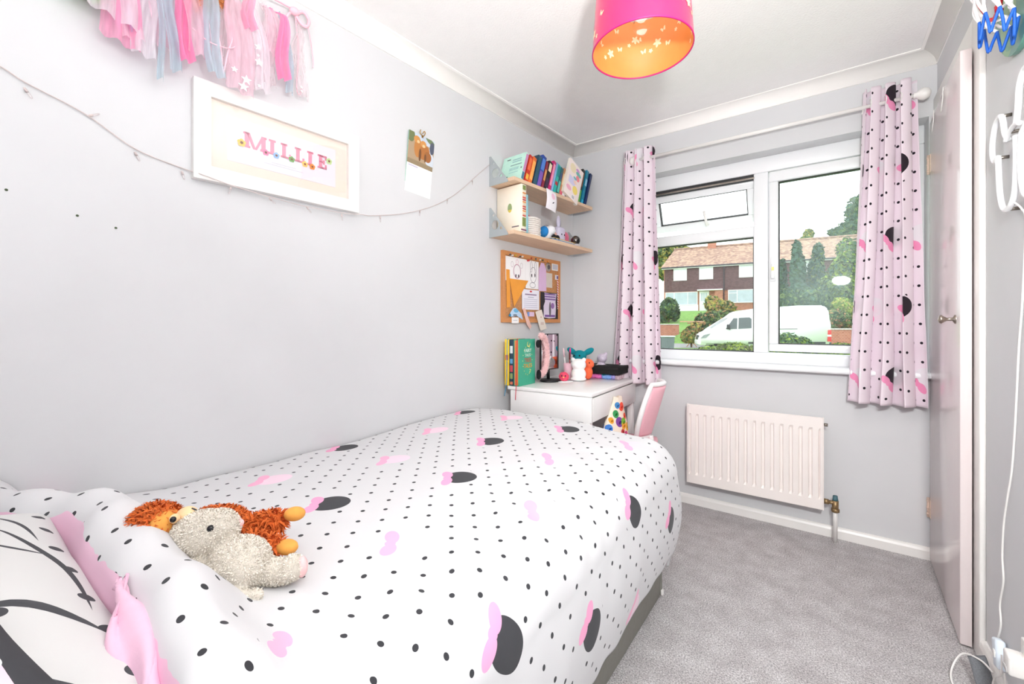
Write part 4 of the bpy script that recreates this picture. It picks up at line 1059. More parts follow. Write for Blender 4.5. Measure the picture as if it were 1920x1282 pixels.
def book(label, x, thick, depth, height, lean, col, z=1.9025, front=.176, spine2=None, bands=(), group='books on the upper shelf', name='book', cover=None, rough=.45):
    b = onshelf(name, label, 'book', x, front-depth/2, z, group)
    b.rotation_euler = (0, radians(lean), LROT)
    t = .0022
    mc = mat('cover_%d_%d_%d' % col, col, rough, .05, 30)
    mb = MB(); mb.b2((0, -depth/2, 0), (t, depth/2, height)); mb.b2((thick-t, -depth/2, 0), (thick, depth/2, height)); mb.b2((0, -depth/2-.0012, 0), (thick, -depth/2+t, height), bevel=.001, seg=1)
    mb.build('cover', mc, b)
    MB().b2((t, -depth/2+t, .003), (thick-t, depth/2-.003, height-.003)).build('pages', M_page, b)
    for i, (z0, z1, c) in enumerate(bands):
        MB().b2((thick*.12, -depth/2-.0020, z0*height), (thick*.88, -depth/2-.0008, z1*height)).build('spine_print', mat('print_%d_%d_%d' % c, c, .5, .05, 60), b)
    if cover:
        for x0, x1, z0, z1, c in cover: MB().b2((-.0008, -depth/2+x0*depth, z0*height), (.0006, -depth/2+x1*depth, z1*height)).build('cover_print', mat('print_%d_%d_%d' % c, c, .5, .08, 60), b)
    return b
LN = 19
book('mint green hardback facing the camera at the near end of the upper shelf', .056, .024, .165, .176, LN, (196, 236, 220), bands=((.05, .3, (80, 120, 150)), (.32, .95, (200, 130, 180))),
     cover=[(.15, .55, .80, .84, (150, 190, 190)), (.15, .55, .72, .76, (150, 190, 190)), (.1, .6, .60, .63, (120, 150, 150)), (.2, .62, .42, .52, (170, 214, 206)), (.2, .6, .32, .36, (170, 214, 206)), (.62, .72, .10, .22, (70, 90, 80)), (.74, .80, .14, .20, (110, 140, 90)), (.66, .82, .86, .89, (60, 60, 66)), (.06, .1, .42, .47, (60, 60, 66))])
book('red spined book right of the mint green hardback', .092, .028, .150, .172, LN, (206, 48, 34), bands=((.1, .3, (240, 180, 70)), (.45, .9, (236, 110, 60))))
book('orange spined book between the red and the navy books', .126, .030, .150, .172, LN, (240, 120, 52), bands=((.15, .85, (250, 176, 90)),))
book('dark teal spiral-bound book with white rings', .164, .034, .150, .196, LN, (24, 62, 84), bands=((.05, .95, (36, 84, 104)),), front=.178)
book('royal blue and violet spined book with rounded top', .204, .038, .15, .212, LN, (38, 72, 160), bands=((.04, .5, (126, 84, 176)), (.55, .9, (80, 130, 210))))
book('dark red thin spined book beside the blue one', .250, .022, .14, .182, LN, (140, 32, 58), bands=((.3, .7, (206, 150, 90)),))
book('black spined book with a white and orange strip', .277, .034, .15, .196, LN, (24, 20, 30), bands=((.65, .92, (236, 220, 190)), (.1, .4, (60, 40, 70))))
book('magenta spined book with pale lettering', .318, .026, .15, .210, LN, (200, 30, 110), bands=((.2, .9, (236, 150, 180)),))
book('light blue slim book beside the magenta book', .350, .016, .15, .208, LN, (140, 180, 226))
book('teal spined book with a red figure', .370, .030, .15, .202, LN, (40, 176, 168), bands=((.3, .42, (196, 40, 50)), (.6, .95, (26, 130, 136))))
book('deep green dotted spined book next to the teal one', .405, .026, .15, .192, LN, (32, 94, 100), bands=((.1, .5, (90, 190, 180)), (.6, .8, (60, 80, 120))))
book('tan spined book with a pink foot', .437, .030, .15, .196, LN, (196, 140, 100), bands=((.02, .2, (226, 90, 120)), (.4, .8, (224, 196, 160))))
book('white spined book with lilac print', .472, .026, .15, .190, LN, (236, 232, 240), bands=((.2, .5, (150, 120, 190)), (.6, .7, (110, 190, 150))))
# activity pad shown cover-out
pd = onshelf('activity_pad', 'pastel activity pad with a barcode leaning cover-out on the shelf', 'book', .540, .186, 1.9025, 'books on the upper shelf'); pd.rotation_euler = (0, radians(20), LROT)
mb = MB(); mb.b2((-.085, -.008, 0), (.085, .008, .245)); mb.build('pages', M_page, pd)
M_pad = layered('pad_cover', (246, 232, 226), [
    (lambda x, y: ell(x, y, -.035, .20, .035, .03), (240, 226, 190)), (lambda x, y: ell(x, y, .02, .215, .022, .012), (206, 150, 206)), (lambda x, y: ell(x, y, .035, .195, .032, .014), (120, 190, 180)),
    (lambda x, y: ell(x, y, .035, .165, .022, .02), (238, 140, 150)), (lambda x, y: ell(x, y, .005, .15, .02, .009), (110, 190, 196)), (lambda x, y: rect(x, y, -.06, .02, .09, .14), (214, 210, 236)),
    (lambda x, y: ell(x, y, .03, .075, .03, .028), (246, 224, 120)), (lambda x, y: ell(x, y, -.04, .055, .03, .016), (244, 180, 200)), (lambda x, y: ell(x, y, .015, .125, .018, .012), (246, 214, 196)),
    (lambda x, y: rect(x, y, .005, .04, .008, .034), (250, 250, 250)), (lambda x, y: rect(x, y, .009, .036, .011, .031)*((x*330.0).fract().lt(.5)), (40, 40, 44))], uv=False, rough=.4)
MB().b2((-.0855, -.0096, -.0005), (.0855, -.008, .2455)).build('cover', M_pad, pd)
mb = MB()
for k in range(15): mb.tube([(.084+.006*cos(a), .010*sin(a), .012+k*.0155) for a in [2*pi*q/8 for q in range(8)]], .0011, 5, closed=True)
mb.build('spiral_binding', M_brk, pd)
book('indigo book with a red foot behind the activity pad', .622, .024, .15, .250, 17, (56, 54, 150), bands=((.02, .14, (206, 40, 60)), (.2, .7, (200, 210, 240))), front=.168)
book('black and green spined book near the far end of the shelf', .652, .028, .15, .258, 18.2, (36, 32, 28), bands=((.02, .4, (96, 170, 70)), (.5, .9, (120, 80, 50))), front=.176)
book('bright teal tall book near the far end of the shelf', .687, .028, .15, .262, 19.4, (24, 130, 160), bands=((.02, .14, (40, 180, 220)), (.55, .75, (150, 200, 226))), front=.182)
book('navy blue tall book leaning outermost on the upper shelf', .722, .024, .15, .250, 21, (18, 44, 92), front=.188)
# paper note over the front edge
nt_ = onshelf('paper_note', 'curled white note with a pink mark hanging from the upper shelf', 'note', .325, .1885, 1.83)
mb = MB(); mb.grid(lambda i, j: Vector((-.052+.104*i+.006*(j-.5), -.006-.008*sin(j*pi)-.004*sin(i*pi), -.045+.118*j-.012*i)), 8, 12, lambda i, j: (i, j))
o_ = mb.build('sheet', layered('note_paper', (244, 240, 246), [(lambda x, y: ell(x, y, .6, .72, .18, .16), (244, 196, 220)), (lambda x, y: ell(x, y, .6, .4, .1, .03, .5), (60, 60, 70))], rough=.7), nt_); o_.modifiers.new('t', 'SOLIDIFY').thickness = .0005

# lower shelf
Z2 = 1.6125
bi = onshelf('ring_binder', 'big cream spiral binder with coloured tabs on the lower shelf', 'binder', .054, .098, Z2)
M_cream = mat('cream_cover', (250, 240, 222), .5, .02, 20)
mb = MB(); mb.b2((0, -.085, 0), (.003, .092, .262), bevel=.001, seg=1); mb.b2((.040, -.085, 0), (.043, .092, .262), bevel=.001, seg=1); mb.b2((0, -.088, 0), (.043, -.085, .262), bevel=.001, seg=1); mb.build('cover', M_cream, bi)
MB().b2((.003, -.083, .004), (.040, .088, .258)).build('pages', M_page, bi)
for k in range(11): MB().b2((.010, -.0915, .085+k*.0125), (.036, -.0875, .092+k*.0125)).build('tab', mat('tab%d' % (k % 4), ((206, 84, 70), (236, 220, 200), (226, 150, 90), (190, 70, 80))[k % 4], .6), bi)
MB().b2((.012, -.0905, .232), (.036, -.0878, .256)).build('spine_picture', mat('olive_print', (130, 146, 80), .6, .3, 200), bi); MB().b2((.008, -.0905, .03), (.036, -.0878, .078)).build('spine_picture', MATS['olive_print'], bi)
MB().b2((-.001, -.086, .006), (.044, -.0895, .014)).build('title_strip', mat('plum_strip', (130, 76, 110), .6), bi)
mb = MB(); mb.ell((-.0008, -.005, .14), (.0012, .016, .026)); mb.build('cover_picture', layered('sprig', (150, 170, 120), [(lambda x, y: y.lt(.13), (216, 196, 90))], uv=False, plane='xz'), bi)
MB().b2((-.001, -.07, .028), (.0005, -.02, .034)).build('cover_title', mat('plum_strip2', (110, 96, 104), .6), bi)
book('slim light blue book beside the cream binder', .102, .018, .15, .214, 0, (150, 200, 212), z=Z2, front=.182, group='', name='book')
ba = onshelf('woven_basket', 'small white woven basket holding red and black bits', 'basket', .212, .110, Z2)
M_weave = mat('white_weave', (240, 232, 226), .8, .05, 80)
for k in range(9):
    z = .006+k*.0118
    mb = MB(); pts = [((.074+.004*(k/8)+.0025*(1 if (q+k) % 2 else -1))*cos(2*pi*q/28), (.064+.0025*(1 if (q+k) % 2 else -1))*sin(2*pi*q/28), z) for q in range(28)]
    mb.tube(pts, .0058, 6, closed=True); mb.build('woven_band', M_weave, ba)
mb = MB(); mb.lathe([(.001, .002), (.060, .002), (.062, .108), (.058, .108), (.055, .006), (.001, .006)], 24); mb.build('lining', M_weave, ba)
mb = MB(); mb.ell((-.02, 0, .104), (.034, .03, .026)); mb.build('red_ball', mat('red_felt', (216, 84, 100), .9), ba)
mb = MB(); mb.ell((.028, -.005, .106), (.024, .026, .016)); mb.build('black_pouch', M_black, ba)
M_wplush = mat('white_plush', (240, 240, 244), .95, .03, 90, .5, 420, .002); M_bplush = mat('blue_plush', (40, 130, 200), .95, .05, 90); M_kplush = mat('black_plush', (20, 20, 24), .95, .05, 90)
cw = onshelf('plush_cow', 'round white plush cow with blue patch and black hooves', 'soft toy', .370, .115, Z2)
mb = MB(); mb.ell((0, 0, .045), (.056, .05, .045)); mb.ell((.022, -.03, .066), (.036, .032, .03)); fuse(mb, 'body', M_wplush, cw, .004)
MB().ell((-.038, -.022, .05), (.022, .032, .034)).build('blue_patch', M_bplush, cw); MB().ell((.02, .0, .092), (.02, .016, .012)).build('grey_patch', mat('grey_plush', (160, 156, 160), .95), cw)
for x in (.018, .056): MB().ell((x, -.058, .020), (.018, .014, .019)).build('hoof', M_kplush, cw)
MB().ell((.034, -.056, .072), (.004, .003, .005)).build('eye', M_eye, cw)
pk = onshelf('pink_soft_toy', 'small peach pink plush toy with a green sprout', 'soft toy', .470, .10, Z2)
mb = MB(); mb.ell((0, 0, .044), (.040, .036, .044)); fuse(mb, 'body', mat('peach_plush', (242, 190, 176), .95, .05, 90), pk, .004)
for x, a in ((-.006, -.3), (.006, .4)): MB().ell((x, 0, .096), (.005, .004, .016), RM('Y', a)).build('sprout', mat('sprout_green', (150, 160, 90), .8), pk)
for x in (.0, .026): MB().ell((x, -.033, .05), (.003, .003, .005)).build('eye', M_eye, pk)
rbx = onshelf('rabbit_money_box', 'pale lilac block rabbit with tall ears on the lower shelf', 'ornament', .565, .085, Z2)
M_lil = mat('pale_lilac', (214, 210, 232), .6, .02, 40)
MB().box((0, 0, .062), (.084, .07, .124), bevel=.018, seg=3).build('body', M_lil, rbx)
for x, y, m in ((-.014, -.012, M_lil), (.026, .01, mat('ear_grey', (150, 152, 158), .6))): MB().ell((x, y, .155), (.019, .010, .042)).build('ear', m, rbx)
for x in (-.012, .022): MB().ell((x, -.036, .072), (.004, .003, .006)).build('eye', M_eye, rbx)
pb = onshelf('pink_pompom', 'pink feathery pompom behind the lilac rabbit', 'pompom', .655, .075, Z2)
mb = MB(); mb.ell((0, 0, .066), (.024, .022, .036)); mb.tube([(0, 0, 0), (0, 0, .05)], .004, 6); q = fuse(mb, 'ball', mat('pompom_pink', (244, 150, 180), .9), pb, .004); tufts('fluff', q, 900, .012, .0016, MATS['pompom_pink'], pb, 12)
gl = onshelf('snow_globe', 'little silver snow globe at the far end of the lower shelf', 'ornament', .70, .135, Z2)
mb = MB(); mb.lathe([(.030, 0), (.033, .004), (.030, .022), (.024, .026)], 20, capb=True, capt=True); mb.build('base', mat('globe_base', (206, 204, 208), .4), gl)
MB().ell((0, 0, .052), (.032, .032, .032)).build('globe', mat('dark_chrome', (120, 116, 112), .12, .3, 60, metal=.9), gl); MB().ell((-.006, -.022, .045), (.014, .012, .016)).build('figure', M_kplush, gl)
pp = onshelf('magazine_stack', 'thin stack of leaflets lying along the lower shelf edge', 'leaflets', .475, .160, Z2)
for k, (c, dx, a) in enumerate((((210, 206, 200), 0, 0), ((96, 130, 180), .01, .03), ((226, 222, 214), -.006, -.02), ((190, 160, 80), .02, .015))):
    MB().box((dx, 0, .0022+k*.0042), (.25, .05, .0036), RM('Z', a)).build('leaflet', mat('leaflet%d' % k, c, .5, .1, 60), pp)
kk = onshelf('key_fob', 'small black fob lying at the outer tip of the lower shelf', 'fob', .765, .165, Z2)
MB().box((0, 0, .005), (.036, .018, .009), bevel=.004).build('fob', M_black, kk); MB().tube([(.02+.008*cos(a), .008*sin(a), .003) for a in [2*pi*q/10 for q in range(10)]], .001, 5, closed=True).build('ring', M_metal, kk)

# ------------------------------------------------------------------ cork board and what is pinned to it
cb = lthing('cork_board', 'framed cork pinboard crowded with papers above the desk', 'pinboard', 2.269, 1.3225)
M_bfr = mat('board_frame', (206, 140, 84), .5, .08, 20, stretch=(1, 8, 8)); M_cork = mat('cork', (196, 140, 92), .95, .22, 120, .5, 300, .002)
W2, H2, B = .302, .211, .024
mb = MB()
for p in ([(-W2, -H2), (W2, -H2), (W2-B, -H2+B), (-W2+B, -H2+B)], [(-W2, H2), (-W2+B, H2-B), (W2-B, H2-B), (W2, H2)], [(-W2, -H2), (-W2+B, -H2+B), (-W2+B, H2-B), (-W2, H2)], [(W2, -H2), (W2, H2), (W2-B, H2-B), (W2-B, -H2+B)]): mb.prism(p, -.018, -.001)
mb.build('frame', M_bfr, cb, recalc=True)
MB().b2((-W2+B, -.010, -H2+B), (W2-B, -.002, H2-B)).build('cork_panel', M_cork, cb)
def pinned(name, label, cat, pts, y, m, thick=.0006, group=None, extra=None):
    cy = sum(p[0] for p in pts)/len(pts); cz = sum(p[1] for p in pts)/len(pts)
    t = lthing(name, label, cat, cy, cz, group)
    MB().prism([(p[0]-cy, p[1]-cz) for p in pts], -y-thick, -y).build('sheet', m, t, recalc=True)
    return t
def rectp(y0, z0, y1, z1, t=0.0): return [(y0, z0), (y1, z0+t), (y1, z1+t), (y0, z1)]
pap = lambda n, base, lay: layered(n, base, lay, uv=False, rough=.75)
ring = lambda x, y, cx, cy, a, b, w: ell(x, y, cx, cy, a, b)*(1.0-ell(x, y, cx, cy, a-w, b-w))
pinned('drawing', 'white sheet with a sketched round face in a hood', 'drawing', rectp(1.998, 1.36, 2.19, 1.504), .0115, pap('sketch1', (248, 247, 248), [
    (lambda x, y: ring(x, y, .012, -.01, .036, .044, .006), (190, 150, 170)), (lambda x, y: ell(x, y, .0, -.038, .006, .01).mx(ell(x, y, .026, -.038, .006, .01)), (70, 60, 70)), (lambda x, y: ring(x, y, -.035, .028, .012, .018, .003).mx(ring(x, y, .055, .028, .012, .018, .003)), (200, 190, 196)), (lambda x, y: ring(x, y, .012, .046, .012, .016, .003), (236, 180, 200))]))
pinned('drawing', 'white sheet with a sketched long eared creature', 'drawing', rectp(2.19, 1.325, 2.325, 1.502), .0118, pap('sketch2', (249, 248, 249), [
    (lambda x, y: ring(x, y, .01, .0, .034, .05, .003), (120, 110, 120)), (lambda x, y: ell(x, y, -.006, -.004, .006, .012).mx(ell(x, y, .028, .0, .006, .013)), (60, 54, 60)), (lambda x, y: ring(x, y, -.01, .05, .012, .036, .003).mx(ring(x, y, .034, .05, .012, .036, .003)), (150, 140, 150)), (lambda x, y: ring(x, y, .004, -.065, .03, .018, .003), (130, 120, 130))]))
M_or = mat('orange_card', (240, 160, 60), .7, .03, 30)
def pennant(name, label, pts, y):
    t = pinned(name, label, 'pennant', pts, y, M_or); return t
pennant('pennant', 'orange paper cone pennant pinned point down', [(2.030, 1.372), (2.072, 1.205), (2.212, 1.372)], .016)
pennant('pennant', 'narrow orange paper strip at the near edge of the pinboard', [(2.002, 1.425), (2.008, 1.20), (2.040, 1.20), (2.034, 1.425)], .0135)
pinned('certificate', 'white certificate with a red seal and printed lines', 'certificate', rectp(2.150, 1.192, 2.328, 1.318), .0145, pap('cert', (240, 238, 248), [
    (lambda x, y: rect(x, y, -.06, .06, .028, .036), (150, 130, 160)), (lambda x, y: rect(x, y, -.03, .03, .012, .018), (190, 190, 206)), (lambda x, y: rect(x, y, -.07, .07, -.05, .004)*((y*80.0).fract().lt(.3)), (196, 196, 214)), (lambda x, y: ell(x, y, .0, .052, .012, .006), (220, 50, 60))]))
pinned('gift_tag', 'lilac luggage tag hanging by a clip on the pinboard', 'tag', [(2.318, 1.315), (2.404, 1.318), (2.402, 1.46), (2.378, 1.50), (2.345, 1.50), (2.322, 1.46)], .017, mat('lilac_card', (222, 188, 222), .7, .02, 40))
pinned('paper_note', 'beige ruled note beside the lilac tag', 'note', rectp(2.408, 1.345, 2.478, 1.442), .013, mat('beige_card', (216, 206, 194), .7, .04, 40))
pinned('instant_photo', 'small square instant photo in the top far corner of the board', 'photo', rectp(2.47, 1.464, 2.552, 1.513), .014, pap('instant', (240, 236, 232), [(lambda x, y: rect(x, y, -.03, .03, -.017, .017), (196, 196, 206))]))
bg_ = lthing('badge', 'round silver badge next to the instant photo', 'badge', 2.435, 1.480); MB().lathe([(.001, .016), (.026, .015), (.030, .012), (.030, .011)], 20, RM('X', pi/2)).build('disc', mat('badge_face', (180, 170, 160), .35, .3, 120, metal=.5), bg_)
MB().lathe([(.001, .0172), (.014, .0168), (.015, .0155)], 16, RM('X', pi/2)).build('badge_picture', mat('badge_dark', (90, 84, 88), .5, .4, 200), bg_)
pinned('poster', 'black poster pinned at the lower far corner of the board', 'poster', rectp(2.345, 1.136, 2.562, 1.312), .0125, mat('poster_black', (44, 38, 42), .6, .1, 60))
M_pur = pap('purple_flyer', (222, 210, 228), [(lambda x, y: rect(x, y, -.065, .065, .03, .08)*(((x*70.0).fract()-.5).abs()*((y*60.0).fract()-.3)).lt(.05), (120, 80, 150)), (lambda x, y: rect(x, y, -.06, .06, -.08, -.066), (130, 90, 160)), (lambda x, y: ell(x, y, .0, -.03, .012, .05), (110, 104, 112)), (lambda x, y: ell(x, y, .03, -.005, .02, .02), (150, 110, 170))])
pinned('flyer', 'ragged lilac and white flyer on the black poster', 'flyer', [(2.378, 1.146), (2.44, 1.140), (2.512, 1.144), (2.520, 1.22), (2.514, 1.25), (2.526, 1.308), (2.45, 1.304), (2.384, 1.31), (2.392, 1.25), (2.376, 1.22)], .0150, M_pur)
rr_ = pinned('striped_ribbon', 'red and white striped ribbon down the far side of the board', 'ribbon', [(2.536, 1.205), (2.572, 1.205), (2.566, 1.40), (2.532, 1.40)], .0165, pap('candy', (246, 240, 240), [(lambda x, y: ((x*40.0+y*60.0).fract().lt(.5)), (214, 70, 70))]))
pinned('ticket', 'white and violet ticket stub above the striped ribbon', 'ticket', rectp(2.508, 1.404, 2.566, 1.436), .0155, pap('tick', (236, 232, 240), [(lambda x, y: rect(x, y, -.01, .02, -.01, .01), (110, 90, 140))]))
pinned('rosette_tag', 'pale blue frilled paper tag at the lower near corner', 'tag', [(2.018, 1.15), (2.04, 1.145), (2.10, 1.150), (2.155, 1.128), (2.140, 1.165), (2.085, 1.200), (2.06, 1.196), (2.035, 1.17)], .018, pap('bluetag', (186, 214, 240), [(lambda x, y: ell(x, y, .01, .02, .024, .012), (110, 180, 220)), (lambda x, y: ell(x, y, .0, -.008, .02, .006), (120, 130, 140)), (lambda x, y: ell(x, y, -.05, -.01, .012, .012), (40, 130, 170))]))
pinned('price_tag', 'small white label below the pale blue frilled tag', 'tag', rectp(2.046, 1.106, 2.112, 1.142), .0195, pap('whitetag', (246, 245, 246), [(lambda x, y: rect(x, y, -.02, .02, -.002, .002), (200, 200, 206))]))
pinned('hair_ribbon', 'peach ribbon dangling over the bottom of the board', 'ribbon', [(2.148, 1.195), (2.172, 1.20), (2.215, 1.125), (2.240, 1.085), (2.222, 1.07), (2.190, 1.10)], .0205, mat('peach_satin', (240, 196, 184), .5, .04, 60))
pinned('bookmark', 'cream bookmark card hanging askew below the board', 'bookmark', [(2.276, 1.180), (2.332, 1.058), (2.402, 1.072), (2.345, 1.196)], .0215, pap('bm', (240, 230, 218), [(lambda x, y: ell(x, y, .0, .02, .006, .006), (210, 170, 160)), (lambda x, y: rect(x, y, -.004, .03, -.03, -.012), (220, 200, 190))]))
pinned('greeting_card', 'little pink and blue card tucked under the certificate', 'card', rectp(2.205, 1.15, 2.277, 1.178), .0128, pap('gcard', (228, 200, 226), [(lambda x, y: x.lt(-.015), (120, 150, 210))]))
PINC = [(60, 90, 100), (240, 240, 240), (214, 190, 60), (50, 60, 70), (240, 240, 240), (214, 40, 60), (180, 60, 40), (60, 90, 100), (240, 240, 240), (40, 70, 60), (236, 150, 40)]
PINW = ['slate', 'white', 'mustard', 'black', 'white', 'red', 'rust', 'slate', 'white', 'dark green', 'orange']
PINL = ['slate push pin first in the row at the top of the board', 'white push pin between the slate and the mustard pins', 'mustard push pin in the row at the top of the board', 'black push pin right of the mustard pin', 'white push pin right of the black pin', 'red push pin at the top of the long eared drawing', 'rust push pin right of the red pin', 'slate push pin halfway along the top of the board', 'white push pin above the lilac luggage tag', 'dark green push pin above the lilac luggage tag', 'orange push pin beside the round silver badge']
for (y, z), c, lb in zip([(2.028, 1.513), (2.05, 1.511), (2.078, 1.515), (2.122, 1.512), (2.145, 1.515), (2.208, 1.498), (2.236, 1.516), (2.281, 1.517), (2.328, 1.516), (2.357, 1.517), (2.413, 1.515)], PINC, PINL):
    t = lthing('push_pin', lb, 'push pin', y, z, 'push pins along the top of the board'); Mx = RM('X', pi/2)
    MB().lathe([(.006, .010), (.006, .0125), (.0035, .015), (.0035, .021), (.006, .024), (.0058, .026)], 10, Mx, capt=True).build('head', mat('pin_%d_%d_%d' % c, c, .35), t); MB().lathe([(.0006, .0), (.0006, .011)], 5, Mx).build('needle', M_metal, t)
# ------------------------------------------------------------------ pendant lamp
LX, LY, LZ = -.486, 1.386, 2.000
pl = thing('pendant_lamp', 'hot pink drum pendant shade with gold lining hanging from the ceiling', 'lamp', (LX, LY, CZ))
zb, zt, r0, r1 = LZ-CZ, LZ-CZ+.20, .160, .147
m, nt, p = newmat('shade_pink'); p.inputs['Base Color'].default_value = srgb(226, 16, 96); setp(p, rough=.30, coat=.35)
M_shade = m
M_gold = mat('shade_gold', (222, 142, 74), .38, .03, 30)
MB().lathe([(r0, zb), (r1, zt)], 64).build('shade', M_shade, pl)
MB().lathe([(r1-.0012, zt), (r0-.0012, zb)], 64).build('shade_lining', M_gold, pl)
mb = MB(); mb.lathe([(r0+.0008, zb+.004), (r0+.001, zb), (r0-.002, zb-.001), (r0-.0024, zb+.004)], 64); mb.build('shade_rim', mat('rim_pink', (206, 24, 110), .5), pl)
M_cut = mat('shade_print', (250, 214, 176), .6, .02, 30)
def decal(mb, pts, ang, h, rot, sc, inside):
    vs = []
    for x, z in pts:
        c, s_ = cos(rot), sin(rot); X = (x*c-z*s_)*sc; Z = (x*s_+z*c)*sc
        zz = h+Z; rr = lerp(r0, r1, zz/.20)+(-.0020 if inside else .0009); a = ang+X/r0
        vs.append(mb.bm.verts.new((rr*cos(a), rr*sin(a), zb+zz)))
    mb.bm.faces.new(vs)
def petal(a, l, w, o=0.0): return [(o*cos(a)+l*t*cos(a)-w*sin(pi*t)**.8*sin(a), o*sin(a)+l*t*sin(a)+w*sin(pi*t)**.8*cos(a)) for t in (0, .25, .5, .75, 1)]+[(o*cos(a)+l*t*cos(a)+w*sin(pi*t)**.8*sin(a), o*sin(a)+l*t*sin(a)-w*sin(pi*t)**.8*cos(a)) for t in (.75, .5, .25)]
def butterfly(ang, h, rot, sc, ins):
    mb = MB()
    for s_ in (1, -1):
        decal(mb, [(0, 0), (s_*.5, .75), (s_*1.0, .9), (s_*1.05, .45), (s_*.8, -.3), (s_*.6, -.75), (s_*.25, -.6)][::s_], ang, h, rot, sc, ins)
    bmesh.ops.remove_doubles(mb.bm, verts=mb.bm.verts, dist=1e-5); mb.build('butterfly_print', M_cut, pl)
def flower(ang, h, rot, sc, ins):
    mb = MB()
    for k in range(5): decal(mb, petal(2*pi*k/5+.3, 1.0, .28, .0), ang, h, rot, sc, ins)
    bmesh.ops.remove_doubles(mb.bm, verts=mb.bm.verts, dist=1e-5); mb.build('flower_print', M_cut, pl)
    mb = MB()
    for k in range(5): decal(mb, petal(2*pi*k/5, .5, .16, .0), ang+1.5*sc/r0, h-1.2*sc, rot, sc, ins)
    bmesh.ops.remove_doubles(mb.bm, verts=mb.bm.verts, dist=1e-5); mb.build('flower_print', M_cut, pl)
rnd = random.Random(11)
for ins in (False, True):
    for k in range(11):
        a = 2*pi*k/11+.15
        butterfly(a, .075+.025*sin(k*2.3)+.02*(k % 3), rnd.uniform(-.6, .6), .0095, ins)
        if k % 2 == 0: flower(a+.25, .048+.03*(k % 3), rnd.uniform(-1, 1), .017, ins)
        butterfly(a+.1, .15+.02*sin(k*1.7), rnd.uniform(-.6, .6), .0095, ins)
        if k % 2: flower(a+.2, .135, rnd.uniform(-1, 1), .015, ins)
mb = MB()
for k in range(3): mb.tube([(.02*cos(2*pi*k/3), .02*sin(2*pi*k/3), zt-.02), (r1*cos(2*pi*k/3), r1*sin(2*pi*k/3), zt-.004)], .0018, 6)
mb.tube([(.021*cos(a), .021*sin(a), zt-.02) for a in [2*pi*q/16 for q in range(16)]], .002, 6, closed=True); mb.build('shade_carrier', M_white, pl)
mb = MB(); mb.lathe([(.018, zt-.055), (.020, zt-.03), (.020, zt-.012), (.010, zt+.006), (.004, zt+.012)], 16, capb=True); mb.build('lamp_holder', M_white, pl)
mb = MB(); mb.lathe([(.012, zt-.055), (.014, zt-.075), (.028, zt-.10), (.030, zt-.118), (.022, zt-.138), (.001, zt-.146)], 20)
mg = glass_mat('bulb_glass', (1, 1, 1), .06, .1); mb.build('bulb', mg, pl)
MB().tube([(0, 0, zt+.01), (0, 0, 0)], .0035, 8).build('flex', M_white, pl)
MB().lathe([(.045, 0), (.044, -.012), (.03, -.022), (.006, -.028)], 24).build('ceiling_rose', M_white, pl)

# ------------------------------------------------------------------ curtains and pole
RYc = WY-.088
rod = thing('curtain_pole', 'white metal curtain pole with ball ends above the window', 'curtain pole', (-.36, RYc, 2.152))
MB().tube([(-.60, 0, 0), (.69, 0, 0)], .0095, 14).build('pole', M_white, rod)
for s_, x in ((-1, -.60), (1, .69)):
    mb = MB(); mb.lathe([(.010, 0), (.014, .004), (.012, .010), (.022, .020), (.028, .036), (.022, .052), (.008, .060), (.0005, .061)], 20, Matrix.Translation((x, 0, 0)) @ RM('Y', s_*pi/2)); mb.build('finial', M_white, rod)
    mb = MB(); mb.tube([(x-s_*.035, 0, -.004), (x-s_*.035, .05, -.006), (x-s_*.035, .086, -.006)], .006, 8); mb.lathe([(.022, 0), (.022, .004), (.010, .008)], 16, Matrix.Translation((x-s_*.035, .087, -.006)) @ RM('X', pi/2), capb=True); mb.build('bracket', M_white, rod)
def curtain(name, label, xt0, xt1, xb0, xb1, zt, zb, nf, amp, u0, W, seed, left):
    t = thing(name, label, 'curtain', ((xt0+xt1)/2, RYc, zt))
    def f(i, j):
        s = i; q = j
        # folds tight at the heading, opening towards the hem
        ph = 2*pi*nf*s
        x = lerp(lerp(xt0, xt1, s), lerp(xb0, xb1, s), q**1.25)
        A = amp*(.75+.35*q+.18*N3(s*4+seed, q*2.0, 1))
        y = A*sin(ph+.5*N3(s*3, q*1.6, seed)+ .25*sin(q*3+seed))+.006*N3(s*9, q*6, seed+3)
        x += .012*sin(2*ph+1.0+q)*(1-.3*q)+.010*N3(s*5, q*3, seed+7)*q
        z = zt+(zb-zt)*q+.006*sin(ph+1)*(q < .02)+.004*N3(s*8, 0, seed)*(q > .98)
        return Vector((x-(xt0+xt1)/2, y, z-zt))
    mb = MB(); mb.grid(f, 150, 120, lambda i, j: (u0+i*W, (1-j)*(zt-zb)))
    o = mb.build('cloth', M_curt, t); sd = o.modifiers.new('t', 'SOLIDIFY'); sd.thickness = .0016
    # metal eyelets where the pole runs through
    for k in range(int(nf*2)):
        s = (k+.5)/(nf*2); P = f(s, (zt-2.152)/(zt-zb))
        MB().tube([(P.x+.002*cos(a*2), P.y+.019*cos(a), P.z+.019*sin(a)) for a in [2*pi*q/14 for q in range(14)]], .0022, 6, closed=True).build('eyelet', M_white, t)
    return t
curtain('curtain', 'pink spotted curtain bunched at the left side of the window', -1.070, -.862, -1.130, -.822, 2.222, .724, 3.5, .036, .02, .78, 1.3, True)
curtain('curtain', 'pink spotted curtain bunched at the right side of the window', .150, .335, .086, .372, 2.232, .718, 3.5, .038, .31, .78, 5.1, False)

